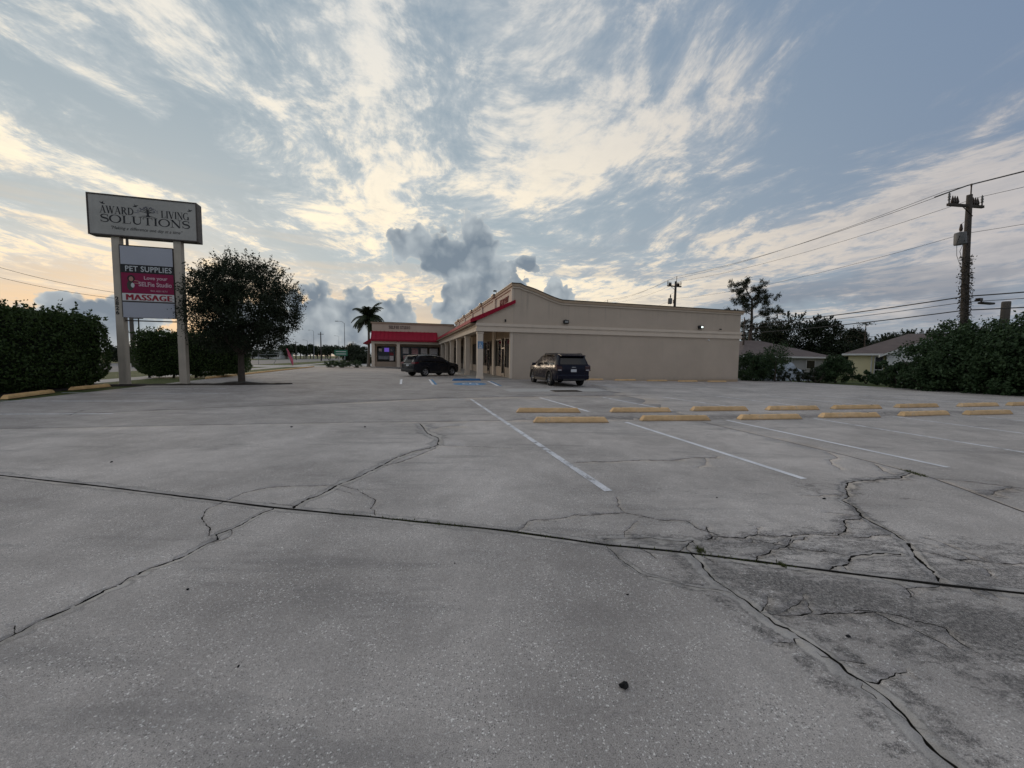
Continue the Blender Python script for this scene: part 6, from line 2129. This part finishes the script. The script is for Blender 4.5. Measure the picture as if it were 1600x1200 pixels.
h1, rf1 = hip_house('house', (26.2, 44.0, -0.3), R(12), 12.4, 10.2, 2.35, 4.45, M['grey_wall'], 'low grey house under a brown shingled hip roof behind the end wall')
MB().box(-3.5, -0.02, 1.5, 7.0, -0.5, 2.2).build('wall', M['grey_wall'], h1)
MB().add([(-4.2, 0.9, 2.45), (-0.3, 0.9, 2.45), (-0.3, 7.6, 2.45), (-4.2, 7.6, 2.45), (-0.3, 4.2, 3.75), (-3.0, 4.2, 3.75)], [(0, 1, 4, 5), (2, 3, 5, 4), (3, 0, 5), (3, 2, 1, 0)]).build('porch_roof', M['shingle'], h1)
for x in (5.2, 9.0):
    wd = MB().box(x, x + 1.3, -0.06, 0.02, 0.9, 2.0).build('window', M['white'], h1)
    MB().box(x + 0.08, x + 1.22, -0.075, -0.061, 0.98, 1.92).build('pane', M['glass'], wd)

h2, rf2 = hip_house('house', (34.9, 40.0, -0.1), R(-42), 12.0, 9.0, 2.45, 4.6, mottled('bright_cream_wall', (0.78, 0.70, 0.45), 0.85, 0.06, 1.0, 40, 0.1), 'cream house with a white clapboard gable wing and brown roof')
MB().tube([(1.78, -0.08, -0.3), (1.78, -0.08, 2.3)], 0.06, 6).build('downpipe', M['white'], h2)
wd = MB().box(1.98, 2.64, -0.06, 0.02, 0.25, 2.2).build('window', M['white'], h2)
MB().box(2.05, 2.57, -0.075, -0.061, 0.9, 2.13).build('pane', M['glass'], wd)
MB().box(2.05, 2.57, -0.075, -0.061, 0.32, 0.82).build('pane', M['glass'], wd)
# gable wing, nearer, in its own frame under the same house
gx0, gy0, gw, gd, ge, gr = 2.75, -3.0, 5.2, 4.5, 2.40, 3.55
MB().box(gx0 + 0.05, gx0 + gw - 0.05, gy0 + 0.05, gy0 + gd, -0.7, ge - 0.05).build('wing_wall', M['white'], h2)
nb = 22
for i in range(nb):
    z0 = -0.4 + i * 0.19
    z1 = z0 + 0.195
    if z0 > gr - 0.15:
        break
    cut_ = lambda z: 0.0 if z < ge else (z - ge) / (gr - ge) * gw / 2
    c0_ = cut_(z0 + 0.1)
    MB().add([(gx0 + c0_, gy0 + 0.02, z1), (gx0 + gw - c0_, gy0 + 0.02, z1), (gx0 + gw - c0_, gy0 - 0.02, z0), (gx0 + c0_, gy0 - 0.02, z0), (gx0 + c0_, gy0 + 0.06, z0), (gx0 + gw - c0_, gy0 + 0.06, z0)],
             [(0, 1, 2, 3), (3, 2, 5, 4)]).build('clapboard', M['white'], h2)
grf = MB().prism([(gx0 - 0.45, ge - 0.20), (gx0 + gw / 2, gr + 0.05), (gx0 + gw + 0.45, ge - 0.20), (gx0 + gw + 0.45, ge - 0.08), (gx0 + gw / 2, gr + 0.2), (gx0 - 0.45, ge - 0.08)], 'y', gy0 - 0.35, gy0 + gd + 1.0).build('wing_roof', M['shingle'], h2)
MB().prism([(gx0 - 0.5, ge - 0.29), (gx0 + gw / 2, gr - 0.04), (gx0 + gw + 0.5, ge - 0.29), (gx0 + gw + 0.5, ge - 0.12), (gx0 + gw / 2, gr + 0.14), (gx0 - 0.5, ge - 0.12)], 'y', gy0 - 0.38, gy0 - 0.352).build('bargeboard', M['white'], grf)
MB().box(gx0 - 0.5, gx0 - 0.46, gy0 - 0.36, gy0 + gd, ge - 0.32, ge - 0.10).build('gutter', M['white'], grf)

# mailbox-like post and grass tufts by the houses are left as the weeds above

# ------------------------------------------------------------------ utility poles and wires
def insulator(mb, x, y, z, h=0.24):
    mb.lathe([(0.0, z), (0.035, z), (0.035, z + h * 0.25), (0.07, z + h * 0.3), (0.04, z + h * 0.45), (0.07, z + h * 0.55), (0.04, z + h * 0.7), (0.055, z + h * 0.8), (0.0, z + h)], (x, y, 0), 'z', 8)


def utility_pole(loc, height, label, rz, transformer, vines=False, lean=0.0, arm=1.0):
    root = empty('utility_pole', loc, rz, label, 'utility pole', 'utility poles')
    root.rotation_euler = (0, lean, rz)
    r = np.random.default_rng(int(loc[1] * 10))
    MB().tube([(0, 0, -0.5), (0.03, 0, height * 0.35), (-0.02, 0.02, height * 0.7), (0, 0, height)], [0.19, 0.175, 0.155, 0.125], 12).build('pole', M['wood_pole'], root, True)
    arm_z = height - 0.62
    ca = MB().box(-1.85 * arm, 1.25 * arm, -0.06, 0.06, arm_z - 0.07, arm_z + 0.07).build('crossarm', M['wood_pole'], root)
    MB().tube([(-0.75, -0.07, arm_z - 0.06), (-0.02, -0.17, arm_z - 0.62)], 0.025, 5).build('brace', M['bronze'], ca)
    for x in (-1.75, 1.15):
        mb = MB()
        insulator(mb, x * arm, 0, arm_z + 0.07, 0.62)
        mb.build('insulator', M['transformer'], ca, True)
    for x in (-1.42, -1.22, -1.02, 0.38, 0.58, 0.78):
        MB().tube([(x * arm, 0.02, arm_z + 0.07), (x * arm, 0.02, arm_z + 0.18), (x * arm, 0.02, arm_z + 0.52)], [0.06, 0.09, 0.012], 7).build('cutout', M['bronze'], ca)
    MB().tube([(0.10, 0, height - 0.3), (0.12, 0, height + 0.42), (0.12, 0, height + 0.62)], [0.035, 0.03, 0.05], 7).build('top_pin', M['bronze'], root)
    if transformer:
        tz = height - 2.95
        tx_, ty_ = -0.78, -0.05
        tf = MB().lathe([(0.0, tz + 0.12), (0.23, tz + 0.12), (0.25, tz + 0.17), (0.25, tz + 0.74), (0.23, tz + 0.80), (0.0, tz + 0.86)], (tx_, ty_, 0), 'z', 16).build('transformer', M['transformer'], root, True)
        MB().tube([(tx_ + 0.05, ty_, tz + 0.88), (tx_ + 0.05, ty_, tz + 1.0), (tx_ + 0.05, ty_, tz + 1.28)], [0.06, 0.085, 0.04], 8).build('bushing', M['bronze'], tf)
        MB().box(-0.3, -0.1, -0.1, 0.02, tz + 0.2, tz + 0.65).build('hanger', M['bronze'], tf)
        MB().tube([(tx_ + 0.05, ty_, tz + 1.28), (-0.25, -0.1, tz + 1.55), (-0.15, -0.05, tz + 1.1), (-0.16, -0.1, tz + 0.7)], 0.012, 4).build('jumper', M['wire'], tf)
        MB().tube([(tx_ - 0.25, ty_ - 0.1, tz + 0.6), (-1.05, ty_, tz + 0.2), (-1.0, ty_, tz - 0.5), (-0.72, ty_, tz - 0.95)], 0.012, 4).build('jumper', M['wire'], tf)
        MB().tube([(tx_ - 0.1, ty_ - 0.25, tz + 0.3), (-0.75, ty_, tz - 0.25), (-0.5, ty_, tz - 0.75), (-0.16, 0, tz - 0.95)], 0.014, 4).build('jumper', M['wire'], tf)
    if vines:
        pts = []
        for _ in range(1300):
            z = r.uniform(1.5, height - 3.4)
            a = r.uniform(0, 6.283)
            rad = 0.19 + abs(r.normal(0, 0.05)) + (0.16 * r.random() if r.random() < 0.15 else 0)
            pts.append((rad * math.cos(a), rad * math.sin(a), z))
        leaf_obj('vine', np.array(pts), 0.11, leafy('dry_vine', (0.035, 0.032, 0.024), (0.07, 0.06, 0.045)), root, r)
        for k in range(5):
            z = 3.2 + k * 0.75
            x = 0.28 + 0.1 * (k % 2)
            MB().tube([(0.15, -0.1, z + 0.7), (x + 0.1, -0.12, z + 0.45), (x, -0.1, z), (x - 0.1, -0.1, z - 0.4)], 0.008, 4).build('vine_strand', M['bark'], root)
    return root


PR = R(13)
UP = [(26.95, 23.0), (20.3, 48.7), (16.5, 68.2)]
HP = [10.15, 10.15, 10.15]
utility_pole((*UP[0], -0.1), 11.3, 'vine-wrapped wooden utility pole with crossarm and tilted transformer above the overgrown screen', ANG, True, True, lean=R(-4.0))
utility_pole((*UP[1], -0.3), 11.6, 'wooden utility pole with grey transformer rising behind the end wall parapet', ANG, True, arm=0.66)
utility_pole((*UP[2], -0.3), 11.6, 'most distant crossarm of the pole line just clearing the parapet', ANG, False, arm=0.66)
back = (UP[0][0] + (UP[0][0] - UP[1][0]) * 0.95, UP[0][1] + (UP[0][1] - UP[1][1]) * 0.95)
fwd = (UP[2][0] - 4.2, UP[2][1] + 17.3)


def wire(a, b, sag, rad, label, mat_, group, n=18, name='power_line'):
    a, b = np.array(a, dtype=float), np.array(b, dtype=float)
    pts = []
    for i in range(n + 1):
        t = i / n
        p = a + (b - a) * t
        p[2] -= sag * 4 * t * (1 - t)
        pts.append(tuple(p))
    o = MB().tube(pts, rad, 5).build(name, mat_, None, label=label, cat='wire', group=group)
    return o


chain = [back] + UP + [fwd]
ux, uy = CA, SA
for (off, dz, nm, sag, rad) in ((0.12, 0.62, 'bare power line carried on the pole top pins', 0.55, 0.016), (-1.75, 0.08, 'bare power line carried on the left crossarm insulators', 0.55, 0.013), (1.15, 0.08, 'bare power line carried on the right crossarm insulators', 0.55, 0.013),
                                (0.18, -2.1, 'single neutral line below the transformers', 0.6, 0.012)):
    for i in range(len(chain) - 1):
        a, b = chain[i], chain[i + 1]
        ka, kb = (1.0 if i == 1 or abs(off) < 0.5 else 0.66), (1.0 if i == 0 or abs(off) < 0.5 else 0.66)
        sa_, sb_ = (-0.78 if i == 1 else 0.0), (-0.78 if i == 0 else 0.0)
        za, zb_ = (11.17 if i == 1 else 11.3), (11.17 if i == 0 else 11.3)
        wire((a[0] + ux * off * ka + sa_, a[1] + uy * off * ka, za + dz), (b[0] + ux * off * kb + sb_, b[1] + uy * off * kb, zb_ + dz), sag, rad, nm + (' from the vine-wrapped pole onwards' if i == 1 else ' over the lot corner' if i == 0 else ' past the farthest crossarm' if i == 3 else ' beyond the end wall'), M['wire_grey'], 'overhead lines of the pole row')
# splice sleeve on the top line
MB().tube([(26.29 - 0.36, 23.03 + 1.4, 11.70), (26.29, 23.03, 11.80), (26.29 + 0.9, 23.03 - 2.9, 11.60)], 0.035, 6).build('line_guard', M['wire'], None, label='thick dark guard sleeve on the line at the vine-wrapped pole', cat='line guard')
for z, rad, nm in ((5.45, 0.035, 'thick black telephone cable, uppermost of the three'), (5.12, 0.018, 'thin black telephone cable between two thicker ones'), (4.64, 0.032, 'thick black telephone cable, lowest of the three')):
    for i in range(3):
        a, b = chain[i], chain[i + 1]
        wire((a[0] - 0.2, a[1], z), (b[0] - 0.2, b[1], z - (0.1 if i else 0)), 0.35 + 0.05 * i, rad, nm + (' over the lot corner' if i == 0 else ' from the vine-wrapped pole to the next' if i == 1 else ' beyond the end wall'), M['wire'], 'telephone cables on the pole row', name='telephone_cable')
sl = empty('street_light', (27.0, 22.8, 5.0), ANG, 'dark street light arm bracketed on the vine-wrapped pole', 'street light')
MB().tube([(0.1, 0, 0.2), (0.6, 0, 0.22), (0.75, 0, 0.12)], 0.035, 6).box(0.35, 0.62, -0.1, 0.1, 0.18, 0.34).build('bracket', M['bronze'], sl)
MB().bbox(0.62, 1.75, -0.13, 0.13, 0.02, 0.14, 0.03).build('head', M['black'], sl)
st = empty('pole_stub', (27.9, 22.0, -0.2), 0, 'short cut-off weathered pole standing in the overgrown screen', 'pole')
MB().tube([(0, 0, -0.3), (0, 0, 5.15), (0, 0, 5.22)], [0.20, 0.185, 0.165], 14).build('shaft', M['conc_pole'], st, True)

# ------------------------------------------------------------------ things beyond the verge on the left
def px_at(px, Y):
    return (px - 800) / 600 * Y


fg = empty('feather_flag', (px_at(456, 54), 54, 0), 0, 'faded crimson feather flag leaning on the grass verge', 'flag')
pth = [(0.05, 0, 0), (-0.15, 0, 0.8), (-0.45, 0, 1.7), (-0.75, 0, 2.45)]
MB().tube(pth, 0.02, 5).build('pole', M['galv'], fg)
vs, fs = [], []
for i in range(9):
    t = i / 8
    x, z = -0.10 - 0.68 * t, 0.35 + 2.1 * t
    wd = 0.50 * math.sin(math.pi * (0.18 + 0.74 * t)) ** 0.8
    for j in range(4):
        vs.append((x + wd * j / 3, 0.06 * math.sin(i * 1.1 + j * 1.6), z - 0.10 * j * (1 - t)))
for i in range(8):
    for j in range(3):
        a = i * 4 + j
        fs.append((a, a + 1, a + 5, a + 4))
MB().add(vs, fs).build('cloth', M['pink'], fg)

gs = empty('road_sign', (px_at(533, 66), 66, 0), R(4), 'green direction sign on a pale post beside the entrance bushes', 'sign')
MB().bbox(-1.1, 1.1, -0.03, 0.0, 1.55, 2.55, 0.01).build('panel', M['green_sign'], gs)
for z in (1.85, 2.25):
    MB().box(-0.85, 0.85, -0.036, -0.031, z - 0.04, z + 0.07).build('legend', M['white'], gs)
MB().box(-0.45, -0.30, 0.001, 0.12, -0.2, 2.4).build('post', M['sidewalk'], gs)
MB().box(0.55, 0.65, 0.001, 0.1, -0.2, 2.4).build('post', M['galv'], gs)


def light_pole(px, Y, top_y, label, arm=True, rad=0.10, mat_=None, group='street poles along the highway', name='light_pole'):
    h = (557 - top_y) / 600 * Y + 1.5
    root = empty(name, (px_at(px, Y), Y, 0), 0, label, 'pole', group)
    MB().tube([(0, 0, -0.2), (0, 0, h * 0.6), (0, 0, h)], [rad, rad * 0.8, rad * 0.55], 8).build('shaft', mat_ or M['galv'], root)
    if arm:
        MB().tube([(0, 0, h - 0.1), (-0.5, 0, h + 0.35), (-1.5, 0, h + 0.45)], rad * 0.4, 6).build('arm', M['galv'], root)
        MB().bbox(-2.1, -1.4, -0.12, 0.12, h + 0.36, h + 0.5, 0.03).build('lamp_head', M['galv'], root)
    else:
        MB().box(-0.9, 0.9, -0.06, 0.06, h - 0.75, h - 0.6).build('crossarm', M['wood_pole'], root)
    return root


light_pole(539, 88, 506, 'slim grey light pole with one arm behind the green sign')
light_pole(491, 150, 519, 'slim grey light pole far along the highway, left of the stout pole', group='street poles along the highway')
light_pole(502, 120, 520, 'stout dark wooden pole far along the highway', False, 0.22, M['wood_pole'])
light_pole(463, 140, 534, 'short wooden pole by the feather flag', False, 0.16, M['wood_pole'])
light_pole(481, 170, 534, 'thin light pole among the far palms', True, 0.12)
light_pole(552, 110, 534, 'dark pole between the green sign and the palm', False, 0.16, M['wood_pole'])
light_pole(530, 190, 527, 'very thin light pole over the far palms', True, 0.10)
light_pole(571, 95, 545, 'short dark pole beside the palm trunk', False, 0.14, M['wood_pole'])
light_pole(209, 44, 365, 'concrete pole standing behind the pylon sign', False, 0.20, M['conc_pole'])
light_pole(220, 75, 497, 'wooden pole top showing over the hedge behind the pylon sign', False, 0.16, M['wood_pole'])
for i, (y0, y1) in enumerate(((400, 462), (418, 470))):
    wire((px_at(-60, 40), 40, (551 - y0) / 600 * 40 + 1.5), (px_at(209, 44), 44, (553 - y1) / 600 * 44 + 1.5), 0.5, 0.02, ('upper' if i == 0 else 'lower') + ' slack cable crossing the sunset behind the tall hedge', M['wire'], 'cables to the concrete pole', name='cable')

# far palms and trees across the highway
pp = np.random.default_rng(21)
for i in range(24):
    px = 440 + i * 5.6 + pp.uniform(-2, 2)
    Y = pp.uniform(170, 215)
    h = pp.uniform(4.6, 6.6)
    rad = pp.uniform(2.0, 2.8)
    root = empty('cabbage_palm', (px_at(px, Y), Y, 0), 0, 'small round-headed cabbage palm in the far row across the highway', 'palm tree', 'cabbage palms across the highway')
    MB().tube([(0, 0, -0.2), (0.1, 0, h - rad * 0.6)], [0.28, 0.22], 6).build('trunk', M['bark_palm'], root)
    d = pp.normal(0, 1, (700, 3))
    d /= np.linalg.norm(d, axis=1, keepdims=True)
    leaf_obj('crown', d * (rad * pp.uniform(0.45, 1.0, 700))[:, None] + np.array([0.1, 0, h - rad * 0.55]), 0.8, M['palm_leaf'], root, pp, aspect=0.45, spread=d)
for i, (px, Y, top_y, rad, lab) in enumerate(((553, 80, 540, 2.6, 'dark bushy tree behind the green sign'), (566, 78, 552, 2.0, 'low dark bush right of the bushy tree near the palm'), (420, 160, 546, 5.0, 'low dark tree across the highway behind the oak'),
                                              (395, 150, 544, 6.0, 'wide dark tree across the highway behind the oak trunk'), (195, 62, 545, 2.6, 'dark tree glimpsed between the two hedges'), (60, 70, 540, 5.0, 'dark tree line behind the tall hedge'))):
    broad_tree('far_tree', (px_at(px, Y), Y, 0), (556 - top_y) / 600 * Y + 1.5, rad, 0.2, 0.2, M['oak_leaf'], lab, 300 + i, 0.34, 70, 40, 0.4, 'trees across the highway', shoots=10, fork=1.0)
# pale buildings and signs far across the highway
fb = empty('far_building', (px_at(392, 175), 175, 0), R(5), 'long white low building far across the highway', 'building')
MB().box(0, 13, 0, 12, -0.3, 3.6).build('wall', M['white'], fb)
MB().box(-0.5, 13.5, -0.5, 12.5, 3.61, 4.0).build('roof', M['roof_flat'], fb)
for k in range(4):
    wd = MB().box(1.2 + k * 3.1, 2.9 + k * 3.1, -0.08, 0.01, 0.8, 2.6).build('window', M['bronze'], fb)
    MB().box(1.3 + k * 3.1, 2.8 + k * 3.1, -0.1, -0.081, 0.9, 2.5).build('pane', M['glass'], wd)
ws = empty('monument_sign', (px_at(568, 92), 92, 0), R(6), 'white roadside sign box between the bush and the palm trunk', 'sign')
MB().bbox(-1.5, 1.3, -0.2, 0.2, 1.0, 3.0, 0.03).build('cabinet', M['white'], ws)
MB().box(-0.9, -0.6, -0.1, 0.1, -0.2, 1.0).build('post', M['galv'], ws)
MB().box(0.5, 0.8, -0.1, 0.1, -0.2, 1.0).build('post', M['galv'], ws)
af = empty('frame_sign', (px_at(432, 60), 60, 0), R(0), 'bare leaning sign frame on the grass verge left of the feather flag', 'sign frame')
MB().tube([(-0.5, 0, 0), (0.35, 0, 1.7)], 0.045, 5).build('leg', M['sidewalk'], af)
MB().tube([(-3.0, 0.3, 0), (-3.0, 0.3, 1.6)], 0.04, 5).build('leg', M['galv'], af)
MB().tube([(-3.0, 0.3, 1.55), (0.33, 0.02, 1.66)], 0.03, 5).build('rail', M['galv'], af)
